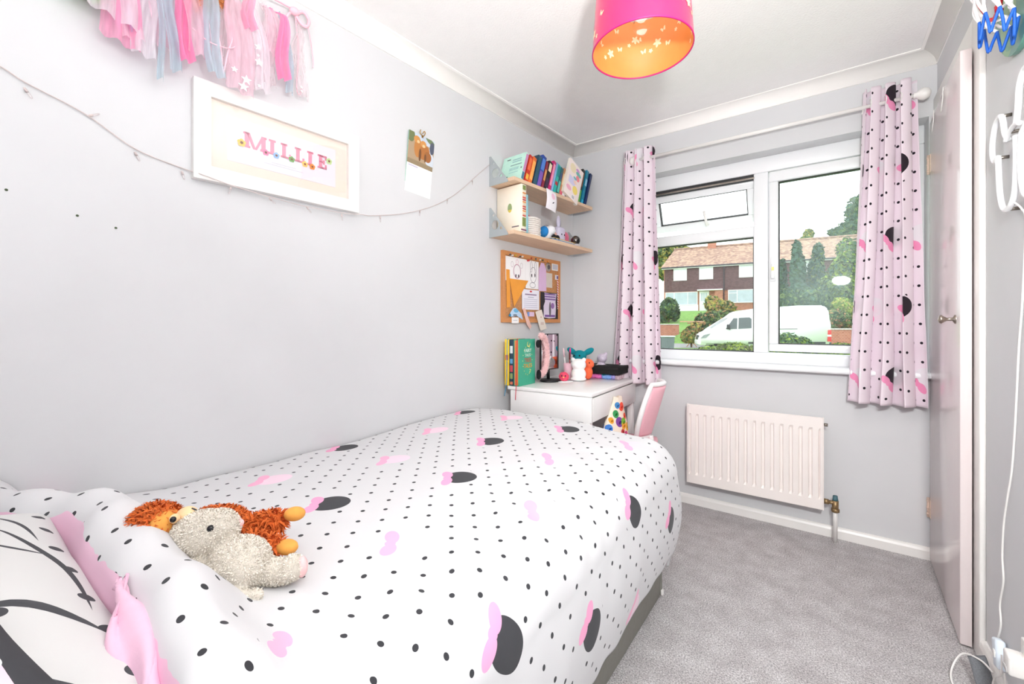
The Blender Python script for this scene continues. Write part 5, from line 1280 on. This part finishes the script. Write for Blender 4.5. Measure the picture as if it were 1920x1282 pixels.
# ------------------------------------------------------------------ radiator
ra = thing('radiator', 'white ribbed panel radiator on the wall under the window', 'radiator', (-.332, WY-.09, .1605))
RW, RH = .330, .466
M_rad = mat('radiator_enamel', (242, 234, 230), .35, .015, 10, .03, 40, .001)
prof = []; n = 15; bw = (2*RW-.030)/n
mb = MB(); bm = mb.bm
# pressed panel: top and bottom rails with fluted water channels between
def xprof():
    P = [(-RW, 0.0), (-RW, -.012), (-RW+.006, -.016), (-RW+.014, -.016)]
    for k in range(n):
        x0 = -RW+.015+k*bw
        P += [(x0, -.0075), (x0+bw*.12, -.0075), (x0+bw*.26, -.0175), (x0+bw*.80, -.0175), (x0+bw*.94, -.0075)]
    P += [(RW-.014, -.016), (RW-.006, -.016), (RW, -.012), (RW, 0.0)]
    return P
XP = xprof(); rows = []
for z, fl in ((.0, 0), (.004, 1), (.052, 1), (.066, 2), (RH-.066, 2), (RH-.052, 1), (RH-.004, 1), (RH, 0)):
    r = []
    for x, y in XP:
        yy = y if fl == 2 else (max(y, -.016) if abs(x) > RW-.013 else -.0175)
        if fl == 0: yy = min(0.0, yy+.006)
        if abs(x) >= RW-1e-6: yy = y*(.3 if fl == 0 else 1)
        r.append(bm.verts.new((x, yy, z)))
    rows.append(r)
for A, B in zip(rows, rows[1:]):
    for k in range(len(A)-1): bm.faces.new((A[k], A[k+1], B[k+1], B[k])).smooth = False
mb.build('front_panel', M_rad, ra, recalc=True)
mb = MB(); mb.b2((-RW+.004, .001, .002), (RW-.004, .012, RH-.002), bevel=.003); mb.b2((-RW, -.013, .0), (-RW+.005, .014, RH)); mb.b2((RW-.005, -.013, 0), (RW, .014, RH)); mb.build('back_panel', M_rad, ra)
mb = MB()
for x in (-.2, .2): mb.b2((x-.012, .012, .04), (x+.012, .088, .07)); mb.b2((x-.012, .012, RH-.07), (x+.012, .088, RH-.04))
mb.build('wall_bracket', M_white, ra)
mb = MB(); mb.tube([(RW, 0, RH-.035), (RW+.016, 0, RH-.035)], .008, 10); mb.build('bleed_valve', M_metal, ra)
M_valve = mat('tarnished_brass', (150, 126, 92), .45, .2, 60, metal=.8); M_vblue = mat('valve_cap', (64, 100, 110), .5, .1, 60)
mb = MB(); mb.tube([(RW-.002, 0, .045), (RW+.020, 0, .045)], .013, 12); mb.tube([(RW+.016, 0, .045), (RW+.048, 0, .045)], .009, 12); mb.tube([(RW+.046, 0, .0), (RW+.046, 0, .058)], .014, 12); mb.tube([(RW+.046, 0, .002), (RW+.046, 0, .018)], .018, 6); mb.build('valve_body', M_valve, ra)
mb = MB(); mb.tube([(RW+.046, 0, .052), (RW+.046, 0, .082)], [.013, .010], 10); mb.build('valve_cap', M_vblue, ra)
mb = MB(); mb.tube([(RW+.046, .0, .0), (RW+.046, .012, -.05), (RW+.046, .03, -.1603)], .0098, 12); mb.build('pipe', M_white, ra)

# ------------------------------------------------------------------ desk
DR = radians(3.0)
desk = thing('desk', 'white desk with a drawer between the bed foot and the window', 'desk', (-1.194, 1.980, 0), DR)
# local frame: x across (room side +), y along the wall
dx0, dx1, dy0, dy1, dz = -.262, .25, -.028, .705, .752
mb = MB(); mb.b2((dx0, dy0, dz-.022), (dx1, dy1, dz), bevel=.004); mb.build('desk_top', M_lam, desk)
mb = MB(); mb.b2((dx0+.02, dy0+.002, .60), (dx1-.003, dy0+.020, dz-.0235), bevel=.002); mb.build('end_panel', M_lam, desk)
mb = MB(); mb.b2((dx0+.02, dy1-.02, .60), (dx1-.003, dy1-.002, dz-.0235), bevel=.002); mb.b2((dx0+.02, dy0+.02, .60), (dx0+.035, dy1-.02, dz-.0235)); mb.build('back_rail', M_lam, desk)
dw = MB(); dw.b2((dx1-.018, dy0+.022, .602), (dx1-.001, dy1-.022, dz-.029), bevel=.002); dw.b2((dx0+.04, dy0+.03, .605), (dx1-.018, dy1-.03, .615)); dd = dw.build('drawer', M_lam, desk)
for x in (dx0+.04, dx1-.03):
    for y in (dy0+.02, dy1-.02): MB().b2((x-.018, y-.018, 0), (x+.018, y+.018, .601), bevel=.002).build('leg', M_lam, desk)
# storage rail at the back edge
mb = MB(); mb.b2((dx0-.030, dy0+.05, dz-.02), (dx0-.001, dy0+.30, dz-.001), bevel=.002); mb.build('cable_shelf', M_lam, desk)
TOP = dz+.0008
def dloc(x, y, z=TOP): c, s_ = cos(DR), sin(DR); return (-1.194+x*c-y*s_, 1.980+x*s_+y*c, z)
def stand(name, label, px, py, thick, dpt, hgt, col, bands, rib=None, cov=None):
    """upright book, spine facing the bed (-y), cover facing the room (+x)"""
    b = thing(name, label, 'book', (px, py, TOP), radians(3), 'books standing on the desk')
    t = .0025; mc = mat('cover_%d_%d_%d' % col, col, .45, .05, 30)
    mb = MB(); mb.b2((-thick/2, -dpt/2, 0), (-thick/2+t, dpt/2, hgt)); mb.b2((thick/2-t, -dpt/2, 0), (thick/2, dpt/2, hgt)); mb.b2((-thick/2, -dpt/2-.0015, 0), (thick/2, -dpt/2+t, hgt), bevel=.0012, seg=1); mb.build('cover', mc, b)
    MB().b2((-thick/2+t, -dpt/2+t, .004), (thick/2-t, dpt/2-.004, hgt-.004)).build('pages', M_page, b)
    for z0, z1, c in bands: MB().b2((-thick*.32, -dpt/2-.0022, z0*hgt), (thick*.32, -dpt/2-.0010, z1*hgt)).build('spine_print', mat('print_%d_%d_%d' % c, c, .5, .05, 60), b)
    if rib: MB().tube(cr([(thick*.1, -dpt/2+.01, hgt+.001), (thick*.2, -dpt/2-.006, hgt*.96), (thick*.15, -dpt/2-.008, hgt*.5), (thick*.1, -dpt/2-.009, .02), (rib[1], -dpt/2-.012, -rib[2])], 4), .0026, 4).build('ribbon_marker', mat('ribbon_%d_%d_%d' % rib[0], rib[0], .5), b)
    return b
yb = stand('book', 'yellow spined tall book standing nearest the wall on the desk', -1.462, 2.020, .030, .16, .262, (246, 206, 40), [(.06, .5, (236, 190, 60)), (.55, .66, (200, 90, 50))], ((70, 150, 190), -.01, .06))
nb = stand('book', 'dark navy and green spined tall book beside the yellow one', -1.430, 2.022, .028, .165, .262, (28, 56, 72), [(.70, .86, (220, 226, 226)), (.48, .58, (90, 150, 190)), (.3, .44, (190, 70, 80)), (.15, .27, (130, 150, 90)), (.03, .09, (200, 110, 80))])
gb_ = stand('book', 'green covered storybook with a crescent moon on its cover', -1.396, 2.028, .036, .175, .262, (58, 168, 136), [(.02, .98, (220, 130, 70))], ((206, 30, 60), .0, .075))
# cover art and words: built in the cover's own plane
def artx(par, y0, name, m, shape_fn):
    mb = MB(); shape_fn(mb); o = mb.build(name, m, par, recalc=True); o.rotation_euler = (0, 0, pi/2); o.location = (.0188, 0, 0); return o
M_ylw = mat('cover_yellow', (236, 224, 130), .5); M_cwh = mat('cover_white', (214, 236, 222), .5); M_crd = mat('cover_red', (190, 84, 66), .5); M_cor = mat('cover_orange', (226, 164, 60), .5)
def moon(mb):
    a = [(.016*cos(radians(t)), .232+.016*sin(radians(t))) for t in range(100, 381, 20)]; b_ = [(-.004+.0125*cos(radians(t)), .234+.0125*sin(radians(t))) for t in range(360, 119, -20)]
    mb.prism([(x+.012, z) for x, z in a]+[(x+.016, z+.001) for x, z in b_], -.0012, 0)
artx(gb_, 0, 'moon_print', M_ylw, moon)
for txt, z, sz, m_ in (('FAIRY', .196, .030, M_cwh), ('TALES', .170, .024, M_cwh), ('TREE', .140, .036, M_crd), ('TALES', .108, .034, M_cor), ('2', .078, .030, M_ylw)):
    o = letters('lettering', txt, sz, m_, gb_, (.0188, .004 if txt != '2' else .028, z), pi/2)
def frame_dots(mb):
    for k in range(16):
        a = 2*pi*k/16; x, z = .052*cos(a), .140+.082*sin(a); mb.prism([(x-.003, z), (x, z-.003), (x+.003, z), (x, z+.003)], -.0010, 0)
artx(gb_, 0, 'star_print', M_ylw, frame_dots)

# vanity mirror on a black foot
mi = thing('vanity_mirror', 'square tabletop mirror with thin black frame on a black foot', 'mirror', dloc(-.155, .275), radians(-8))
M_mir = bpy.data.materials.new('mirror_glass'); M_mir.use_nodes = True; _p = M_mir.node_tree.nodes['Principled BSDF']; _p.inputs['Base Color'].default_value = (.86, .84, .86, 1); setp(_p, rough=.02, metal=1.0)
fr_ = MB()
for a in ((-.085, -.080, .07, .29), (.080, .085, .07, .29), (-.08, .08, .07, .075), (-.08, .08, .285, .29)): fr_.b2((-.006, a[0], a[2]), (.006, a[1], a[3]))
fr_.build('mirror_frame', M_black, mi); MB().b2((-.002, -.08, .075), (.003, .08, .285)).build('mirror_glass', M_mir, mi)
mb = MB(); mb.tube([(-.008, 0, .012), (-.010, 0, .10)], .010, 8); mb.lathe([(.060, 0), (.062, .006), (.055, .012), (.004, .014)], 28, Matrix.Translation((.012, 0, 0)) @ Matrix.Diagonal((1, 1.25, 1, 1)), capb=True); mb.build('mirror_foot', M_black, mi)
# fluffy headband leaning on the books
hb = thing('fluffy_headband', 'pale pink fluffy headband propped against the green storybook', 'headband', dloc(-.165, .155), radians(12))
mb = MB(); mb.tube(cr([(.01, .045*cos(a)+.02, .095+.095*sin(a)*1.0+.10) if False else (.012+.01*sin(a), .012+.072*sin(a+.0)*1.0, .165-.115*cos(a)) for a in [radians(q) for q in range(-150+180-30, 181, 15)]], 3), .0165, 10)
fb = fuse(mb, 'band', mat('fluff_pink', (246, 204, 206), .95, .04, 80, .4, 300, .002), hb, .004); tufts('fluff', fb, 3000, .0075, .0012, mat('fluff_pink_tips', (250, 216, 216), .95, .04, 100), hb, 21, .8)
MB().ell((.004, .0, .050), (.014, .020, .030)).build('ear_pad', M_kplush, hb); MB().ell((.002, -.004, .232), (.012, .026, .024)).build('ear_pad', M_kplush, hb)
# beaker with pens
bk = thing('pen_beaker', 'pink plastic beaker holding pens at the back of the desk', 'beaker', dloc(-.10, .44))
mb = MB(); mb.lathe([(.032, 0), (.036, .10), (.034, .10), (.030, .004), (.001, .004)], 24, capb=True); mb.build('beaker', mat('pale_pink_plastic', (244, 196, 210), .4, .02, 40), bk)
def pen(label, px, py, tilt, az, col, tip, L=.15):
    d = Vector((sin(tilt)*cos(az), sin(tilt)*sin(az), cos(tilt))); b0 = Vector(dloc(px, py, TOP+.006))
    t = thing('pen', label, 'pen', b0, 0, 'pens in the pink beaker')
    MB().tube([(0, 0, 0), d*L*.72], .0042, 8).build('barrel', mat('pen_%d_%d_%d' % col, col, .35), t); MB().tube([d*L*.70, d*L*.96, d*L], [.0055, .0055, .002], 8).build('pen_cap', mat('pen_%d_%d_%d' % tip, tip, .35), t)
pen('hot pink capped pen in the beaker', -.098, .448, .10, 2.0, (240, 240, 240), (226, 40, 140), .19)
pen('white pen with pale pink cap in the beaker', -.112, .432, .12, 3.6, (244, 240, 240), (240, 200, 210), .19)
pen('dark red pen leaning in the beaker', -.09, .435, .12, 5.0, (150, 60, 60), (120, 50, 50), .17)
# soft toys and figures at the back
tl_ = thing('teal_soft_toy', 'teal plush toy with wide pointed ears at the back of the desk', 'soft toy', dloc(-.055, .50)); M_teal = mat('teal_plush', (0, 136, 150), .95, .08, 80, .4, 300, .002)
mb = MB(); mb.ell((0, 0, .06), (.045, .04, .06)); mb.ell((.004, -.008, .142), (.046, .040, .040)); mb.ell((-.056, .0, .172), (.040, .014, .020), RM('Y', .5)); mb.ell((.064, .0, .174), (.042, .014, .020), RM('Y', -.5))
mb.ell((-.03, -.03, .02), (.02, .026, .018)); mb.ell((.036, -.03, .02), (.02, .026, .018)); fuse(mb, 'body', M_teal, tl_, .004)
for x in (-.014, .022): MB().ell((x, -.044, .148), (.005, .004, .006)).build('eye', M_eye, tl_)
og = thing('coral_soft_toy', 'coral orange plush toy wedged behind the white bear lamp', 'soft toy', dloc(.015, .47)); mb = MB(); mb.ell((0, 0, .045), (.032, .03, .045)); mb.ell((.01, -.004, .102), (.036, .030, .028), RM('Y', .5)); fuse(mb, 'body', mat('coral_plush', (250, 112, 72), .95, .06, 80, .4, 300, .002), og, .004)
for x in (-.004, .026): MB().ell((x, -.032, .108), (.004, .003, .005)).build('eye', M_eye, og)
lg = thing('lilac_squeezy_toy', 'glittery grey lilac squeezy toy leaning at the back of the desk', 'soft toy', dloc(.045, .62)); mb = MB(); mb.ell((0, 0, .055), (.034, .03, .055)); mb.ell((.006, 0, .125), (.034, .030, .032)); mb.ell((.03, 0, .150), (.014, .01, .018), RM('Y', .5)); fuse(mb, 'body', mat('glitter_lilac', (206, 194, 212), .3, .2, 200), lg, .004)
gt = thing('green_bead_toy', 'small dark teal pompom toy next to the coral plush', 'soft toy', dloc(.095, .56)); mb = MB(); mb.ell((0, 0, .03), (.026, .024, .03)); mb.ell((0, 0, .066), (.019, .018, .018)); fuse(mb, 'body', mat('deep_teal_plush', (10, 110, 116), .95, .1, 80), gt, .003)
wl = thing('bear_night_light', 'white silicone bear night light sitting on the desk', 'night light', dloc(-.010, .385), radians(20)); M_sil = mat('silicone_white', (250, 248, 248), .5, .01, 20, sss=.2)
mb = MB(); mb.ell((0, 0, .042), (.047, .042, .042)); mb.ell((0, 0, .098), (.047, .042, .038)); mb.ell((0, -.008, .012), (.05, .045, .014))
for s_ in (-1, 1): mb.ell((.034*s_, 0, .130), (.013, .010, .013))
fuse(mb, 'body', M_sil, wl, .003)
co = thing('white_coaster', 'thin round white coaster under the little pink face toy', 'coaster', dloc(-.065, .305)); MB().lathe([(.050, 0), (.051, .003), (.0005, .0032)], 28, capb=True).build('disc', M_sil, co)
ft = thing('pink_face_toy', 'little hot pink furry face toy in front of the bear night light', 'soft toy', dloc(-.068, .300, TOP+.0035), radians(25)); mb = MB(); mb.ell((0, 0, .026), (.028, .02, .026)); f_ = fuse(mb, 'body', mat('hot_pink_plush', (246, 96, 130), .95, .06, 80), ft, .003); tufts('fluff', f_, 700, .006, .0012, MATS['hot_pink_plush'], ft, 31)
for x in (-.011, .011): MB().ell((x, -.021, .033), (.004, .003, .005)).build('eye', M_eye, ft)
MB().ell((0, -.0225, .024), (.005, .004, .004)).build('beak', mat('beak_yellow', (246, 220, 110), .6), ft)
# fluffy strip with black box on top, bead string
fz = thing('fluffy_scarf', 'rolled fluffy scarf in blue, pink and yellow under the black box', 'scarf', dloc(.045, .585), radians(1))
secs = [((-.165, -.14), (70, 44, 40)), ((-.14, -.105), (236, 196, 110)), ((-.105, -.07), (150, 170, 220)), ((-.07, .035), (240, 130, 200)), ((.035, .10), (140, 180, 236)), ((.10, .125), (180, 170, 230)), ((.125, .15), (206, 180, 190))]
for (a, b_), c in secs:
    mb = MB(); mb.tube([(a, -.035, .016), (b_, -.035, .016)], .0145, 10); mb.tube([(a, .0, .016), (b_, .0, .016)], .0145, 10); mb.tube([(a, .035, .016), (b_, .035, .016)], .0145, 10)
    o = fuse(mb, 'fluffy_section', mat('fluff_%d_%d_%d' % c, c, .95, .08, 60), fz, .005); tufts('fluff', o, int(9000*(b_-a)), .008, .0014, MATS['fluff_%d_%d_%d' % c], fz, 40+int(a*100), .8)
bx = thing('black_box', 'flat black gift box with a small pale mark on its lid', 'box', dloc(.052, .603, TOP+.034), radians(1))
mb = MB(); mb.b2((-.150, -.085, 0), (.150, .085, .034), bevel=.004); mb.build('box_base', mat('matt_black', (14, 14, 15), .85, .1, 60), bx); MB().b2((-.153, -.088, .026), (.153, .088, .050), bevel=.005).build('lid', MATS['matt_black'], bx)
mb = MB(); mb.box((-.02, .0, .0504), (.012, .075, .0012)); mb.box((.0, .02, .0504), (.05, .010, .0012)); mb.build('lid_mark', mat('pale_foil', (200, 196, 180), .4), bx)

# ------------------------------------------------------------------ child's swivel chair, patterned cushion
chx = thing('desk_chair', 'pink and white childrens swivel chair tucked against the desk', 'chair', (-.950, 2.40, 0), radians(7))
M_cw = mat('chair_white', (244, 240, 240), .35, .01, 20); M_cp = mat('chair_pink', (246, 186, 198), .5, .02, 30)
def back(s, t, off=0.0, k=1.0):
    # s across (y), t up; gently dished shield
    w = .165*(1-.38*abs(2*t-1.05)**2.6)*k
    y = (s*2-1)*w; z = .470+t*.300
    x = .158+.085*(t-.2)-.045*(abs(s*2-1)**2)*1.0+off
    return Vector((x, y, z))
mb = MB(); mb.grid(lambda i, j: back(i, lerp(.05, .95, j), .004, .90), 18, 20); o = mb.build('back_pad', M_cp, chx); sd = o.modifiers.new('t', 'SOLIDIFY'); sd.thickness = .022; sd.offset = 0
edge = [back(0, t/14) for t in range(15)]+[back(s/8, 1) for s in range(1, 8)]+[back(1, 1-t/14) for t in range(15)]+[back(1-s/8, 0) for s in range(1, 8)]
MB().tube(edge, .0135, 10, closed=True).build('back_frame', M_cw, chx)
mb = MB(); mb.tube(cr([back(.5, .0, .012), (.15, 0, .42), (.08, 0, .385), (.0, 0, .38)], 5), .016, 10); mb.build('back_stem', M_cw, chx)
mb = MB(); mb.grid(lambda i, j: Vector(((i-.5)*.36*(1-.12*abs(2*j-1)**3), (j-.5)*.36*(1-.12*abs(2*i-1)**3), .415+.010*((2*i-1)**2+(2*j-1)**2)*.5)), 14, 14); o = mb.build('seat', M_cp, chx); sd = o.modifiers.new('t', 'SOLIDIFY'); sd.thickness = .03
mb = MB(); mb.tube([(0, 0, .10), (0, 0, .39)], .022, 12); mb.tube([(0, 0, .07), (0, 0, .12)], .035, 12); mb.build('gas_column', M_cw, chx)
for k in range(5):
    a = 2*pi*k/5+.3; d = Vector((cos(a), sin(a), 0)); mb = MB(); mb.tube([d*.02+Vector((0, 0, .09)), d*.22+Vector((0, 0, .062))], [.018, .013], 8); l_ = mb.build('base_arm', M_cw, chx)
    mb = MB(); mb.lathe([(.004, -.012), (.026, -.011), (.027, 0), (.026, .011), (.004, .012)], 14, Matrix.Translation(d*.225+Vector((0, 0, .027))) @ RM('Z', a) @ RM('X', pi/2)); mb.tube([d*.225+Vector((0, 0, .027)), d*.22+Vector((0, 0, .064))], .006, 6); mb.build('castor', M_black, l_)
cu = thing('patterned_cushion', 'cream fabric bag with bright blob prints standing on the chair seat', 'bag', (-.945, 2.27, .432), radians(-14))
BL = [(-.02, .17, .024, (60, 160, 90)), (.06, .15, .018, (230, 90, 60)), (-.08, .10, .022, (70, 130, 210)), (.075, .09, .024, (240, 190, 60)), (.02, .07, .018, (190, 60, 60)), (-.07, .05, .022, (200, 50, 50)), (-.035, .035, .024, (60, 160, 70)), (.005, .025, .032, (40, 110, 200)), (.0, .125, .030, (130, 70, 160)), (.035, .12, .026, (120, 190, 60)), (.035, .10, .022, (240, 170, 60)), (.035, .205, .026, (240, 84, 60)), (.0, .215, .02, (70, 140, 200)), (-.06, .14, .018, (240, 170, 60)), (.05, .05, .02, (206, 70, 130))]
M_bag = layered('bag_print', (246, 232, 214), [(lambda x, y, b=b: ell(x, y, b[0], b[1], b[2], b[2]*.9, b[0]*20), b[3]) for b in BL]+[(lambda x, y, b=b: ell(x, y, b[0]+.004, b[1]-.003, b[2]*.45, b[2]*.25, .5), tuple(max(0, v-60) for v in b[3])) for b in BL], uv=False, rough=.85, plane='yz')
mb = MB()
def bag(s):
    def f(i, j):
        u = 2*i-1; w = .105*(1-.62*smoothstep(.3, 1.0, j)); zt_ = .262
        y = u*w+.02*smoothstep(.3, 1, j); z = j*zt_+.004*sin(u*5)
        e = sqrt(max(0, 1-u*u))*(1-.85*j)*(min(1, j*12+.2))
        return Vector((s*.048*e+.004*N3(i*4, j*4, s), y, z))
    return f
mb.grid(bag(1), 20, 22); mb.grid(bag(-1), 20, 22); bmesh.ops.remove_doubles(mb.bm, verts=mb.bm.verts, dist=.0005)
mb.build('bag_body', M_bag, cu, recalc=True)
# ------------------------------------------------------------------ right wall: hoop, outline lamp, cable, socket
def rthing(name, label, cat, y, z, group=None): return thing(name, label, cat, (RX, y, z), RROT, group)
# local: x towards -Y, -y out of the wall
ho = rthing('basketball_hoop', 'toy basketball hoop with red ring and marbled backboard high on the right wall', 'basketball hoop', 1.70, 2.06)
out = [(.17*cos(radians(a))*1.0, -.03+.205*sin(radians(a))) for a in range(180, 361, 10)]+[(.17, .20), (-.17, .20)]
m = layered('hoop_board', (96, 150, 134), [(lambda x, y: (x*1.0+y*.4).gt(.035), (236, 176, 176)), (lambda x, y: ell(x, y, .0, .10, .16, .10), (84, 116, 128)), (lambda x, y: ell(x, y, -.06, -.12, .06, .10), (130, 176, 130)), (lambda x, y: ell(x, y, -.03, -.19, .05, .02), (90, 160, 130))], uv=False, rough=.3)
MB().prism(out, -.014, -.002).build('backboard', m, ho, recalc=True)
M_red = mat('hoop_red', (232, 40, 56), .35, .03, 40); M_net = mat('net_white', (248, 246, 246), .6, .02, 80); M_nblue = mat('net_blue', (24, 92, 190), .6, .03, 80)
C0 = Vector((-.045, -.058, -.012)); RR = .095      # the ring has drooped flat against the board
def rp(a, r=RR): return C0+Vector((r*cos(a), -.018*sin(a), r*sin(a)))
MB().tube([rp(a) for a in [2*pi*q/32 for q in range(32)]], .0055, 10, closed=True).build('ring', M_red, ho)
mb = MB(); mb.tube([rp(pi/2), (-.045, -.014, .075)], .007, 8); mb.box((-.045, -.018, .075), (.05, .01, .03), bevel=.003); mb.build('ring_arm', M_red, ho)
N = 8
for k in range(N):
    a = 2*pi*(k+.4)/N; MB().tube([rp(a, RR*.90), rp(a, RR*1.10)], .0085, 8).build('net_clip', M_red, ho)
def ring(a, q):
    c = C0.lerp(Vector((.022, -.050, -.150)), q); r = lerp(RR, .060, q)
    return c+Vector((r*cos(a), -.018*sin(a)*(1-q)-r*.55*sin(a)*q, r*sin(a)*(1-.72*q)))
mw = MB()
for k in range(N):
    a = 2*pi*(k+.4)/N; h = pi/N
    for lev, s_ in ((0, 1), (0, -1), (1, 1), (1, -1)):
        q0, q1 = (0, .5) if lev == 0 else (.5, 1.0)
        A = ring(a+(h if lev else 0), q0); B_ = ring(a+(h if lev else 0)+s_*h, q1)
        mw.tube(cr([A, (A+B_)/2+Vector((0, -.006, -.004)), B_], 4), .0036, 6)
mw.build('net', M_net, ho)
mb = MB()
for k in range(N):
    a = 2*pi*(k+.4)/N; A = ring(a, 1); D = ring(a+2*pi/N, 1); B_ = (A+D)/2+Vector((0, -.004, -.058)); mb.tube(cr([A, A.lerp(B_, .6)+Vector((-.003, 0, 0)), B_, D.lerp(B_, .6)+Vector((.003, 0, 0)), D], 4), .0036, 6)
mb.build('net_hem', M_nblue, ho)
# butterfly outline lamp
bl = rthing('outline_lamp', 'white tube outline wall lamp with looped butterfly wings', 'wall lamp', 1.665, 1.56)
def P2(y, z, o=.022): return (1.665-y, -o, z-1.56)
M_tube = mat('lamp_tube', (246, 246, 248), .25, .01, 20)
lob = [P2(1.726, 1.600), P2(1.752, 1.630), P2(1.768, 1.672), P2(1.790, 1.688), P2(1.826, 1.680), P2(1.852, 1.648), P2(1.858, 1.606), P2(1.838, 1.575), P2(1.806, 1.578)]
low = [P2(1.806, 1.578), P2(1.800, 1.53), P2(1.790, 1.47), P2(1.765, 1.425), P2(1.728, 1.412), P2(1.690, 1.425), P2(1.668, 1.46), P2(1.662, 1.52), P2(1.664, 1.59)]
lob2 = [P2(1.664, 1.615), P2(1.650, 1.66), P2(1.640, 1.71), P2(1.606, 1.735), P2(1.566, 1.72), P2(1.545, 1.68), P2(1.55, 1.63), P2(1.585, 1.60), P2(1.62, 1.585)]
low2 = [P2(1.62, 1.585), P2(1.632, 1.52), P2(1.62, 1.45), P2(1.59, 1.415), P2(1.55, 1.425), P2(1.535, 1.47), P2(1.55, 1.54), P2(1.58, 1.585)]
for c in (lob, lob2, low, low2): MB().tube(cr(c, 7), .0068, 10).build('light_tube', M_tube, bl)
mb = MB(); mb.tube(cr([P2(1.735, 1.600, .024), P2(1.700, 1.615, .024), P2(1.664, 1.618, .024), P2(1.63, 1.61, .024)], 5), .006, 8); mb.build('spine_tube', M_tube, bl)
for y, z in ((1.79, 1.688), (1.812, 1.577), (1.70, 1.612), (1.728, 1.412), (1.606, 1.735)): MB().tube([P2(y, z, .0), P2(y, z, .022)], .005, 8).build('wall_clip', M_metal, bl)
cb_ = [P2(1.690, 1.425, .022), P2(1.675, 1.40, .010), P2(1.668, 1.36, .005), P2(1.689, 1.167, .005), P2(1.712, 1.054, .005), P2(1.728, .938, .005), P2(1.744, .821, .005), P2(1.768, .697, .005), P2(1.796, .616, .006), P2(1.828, .527, .006), P2(1.842, .429, .006), P2(1.832, .358, .006), P2(1.858, .279, .007), P2(1.845, .225, .008), P2(1.862, .175, .010), P2(1.866, .160, .014)]
MB().tube(cr(cb_, 7), .0024, 8).build('power_cable', M_white, bl)
sw = MB(); sw.box(P2(1.822, .150, .016), (.040, .022, .078), RM('Y', radians(-16)), bevel=.007, seg=3); so = sw.build('inline_switch', mat('switch_pale', (226, 236, 246), .35), bl)
MB().box((Vector(P2(1.815, .152, .028))), (.014, .004, .020), bevel=.002).build('rocker', M_white, so)
MB().tube(cr([P2(1.788, .118, .014), P2(1.765, .075, .018), P2(1.775, .045, .03), P2(1.82, .045, .03), P2(1.80, .09, .03), P2(1.755, .13, .028), P2(1.742, .19, .03)], 6), .0022, 8).build('plug_lead', M_white, bl)
# socket, plug, adaptor
sk = rthing('wall_socket', 'white double wall socket low on the right wall', 'socket', 1.606, .245)
mb = MB(); mb.box((0, -.006, 0), (.146, .011, .088), bevel=.004); mb.build('face_plate', M_white, sk)
for x in (-.036, .036):
    mb = MB(); mb.box((x, -.0125, .028), (.012, .004, .018), bevel=.0015); mb.build('switch', M_white, sk)
pg_ = rthing('plug', 'white plug with a small cable pushed into the near wall socket', 'plug', 1.648, .232)
mb = MB(); mb.box((0, -.0285, -.004), (.046, .032, .050), bevel=.006, seg=3); mb.box((0, -.012, -.004), (.044, .004, .046)); mb.build('plug_body', M_white, pg_)
MB().box((0, -.0455, -.02), (.03, .002, .012), bevel=.001).build('plug_mark', mat('plug_grey', (206, 204, 204), .5), pg_)
# dark strap and loose cable on the carpet by the skirting
ds = thing('grey_strap', 'dark grey woven strap end lying against the right skirting', 'strap', (.385, 1.835, 0), radians(100))
mb = MB(); mb.grid(lambda i, j: Vector((-.06+.12*i, -.02+.04*j, .012+.075*smoothstep(.2, 1, i)*(1-.2*j)+.006*sin(i*8))), 14, 6); o = mb.build('strap', mat('strap_grey', (110, 112, 116), .9, .2, 300, .4, 400, .002), ds); o.modifiers.new('t', 'SOLIDIFY').thickness = .004
lc = thing('loose_cable', 'white charging cable looping over the carpet by the skirting', 'cable', (.36, 1.85, 0))
MB().tube(cr([(.036, -.02, .085), (.02, .02, .088), (-.01, .06, .07), (-.035, .045, .03), (-.045, .0, .006), (-.03, -.08, .004), (.0, -.16, .004), (.03, -.24, .004)], 7), .0026, 8).build('cable', M_white, lc)
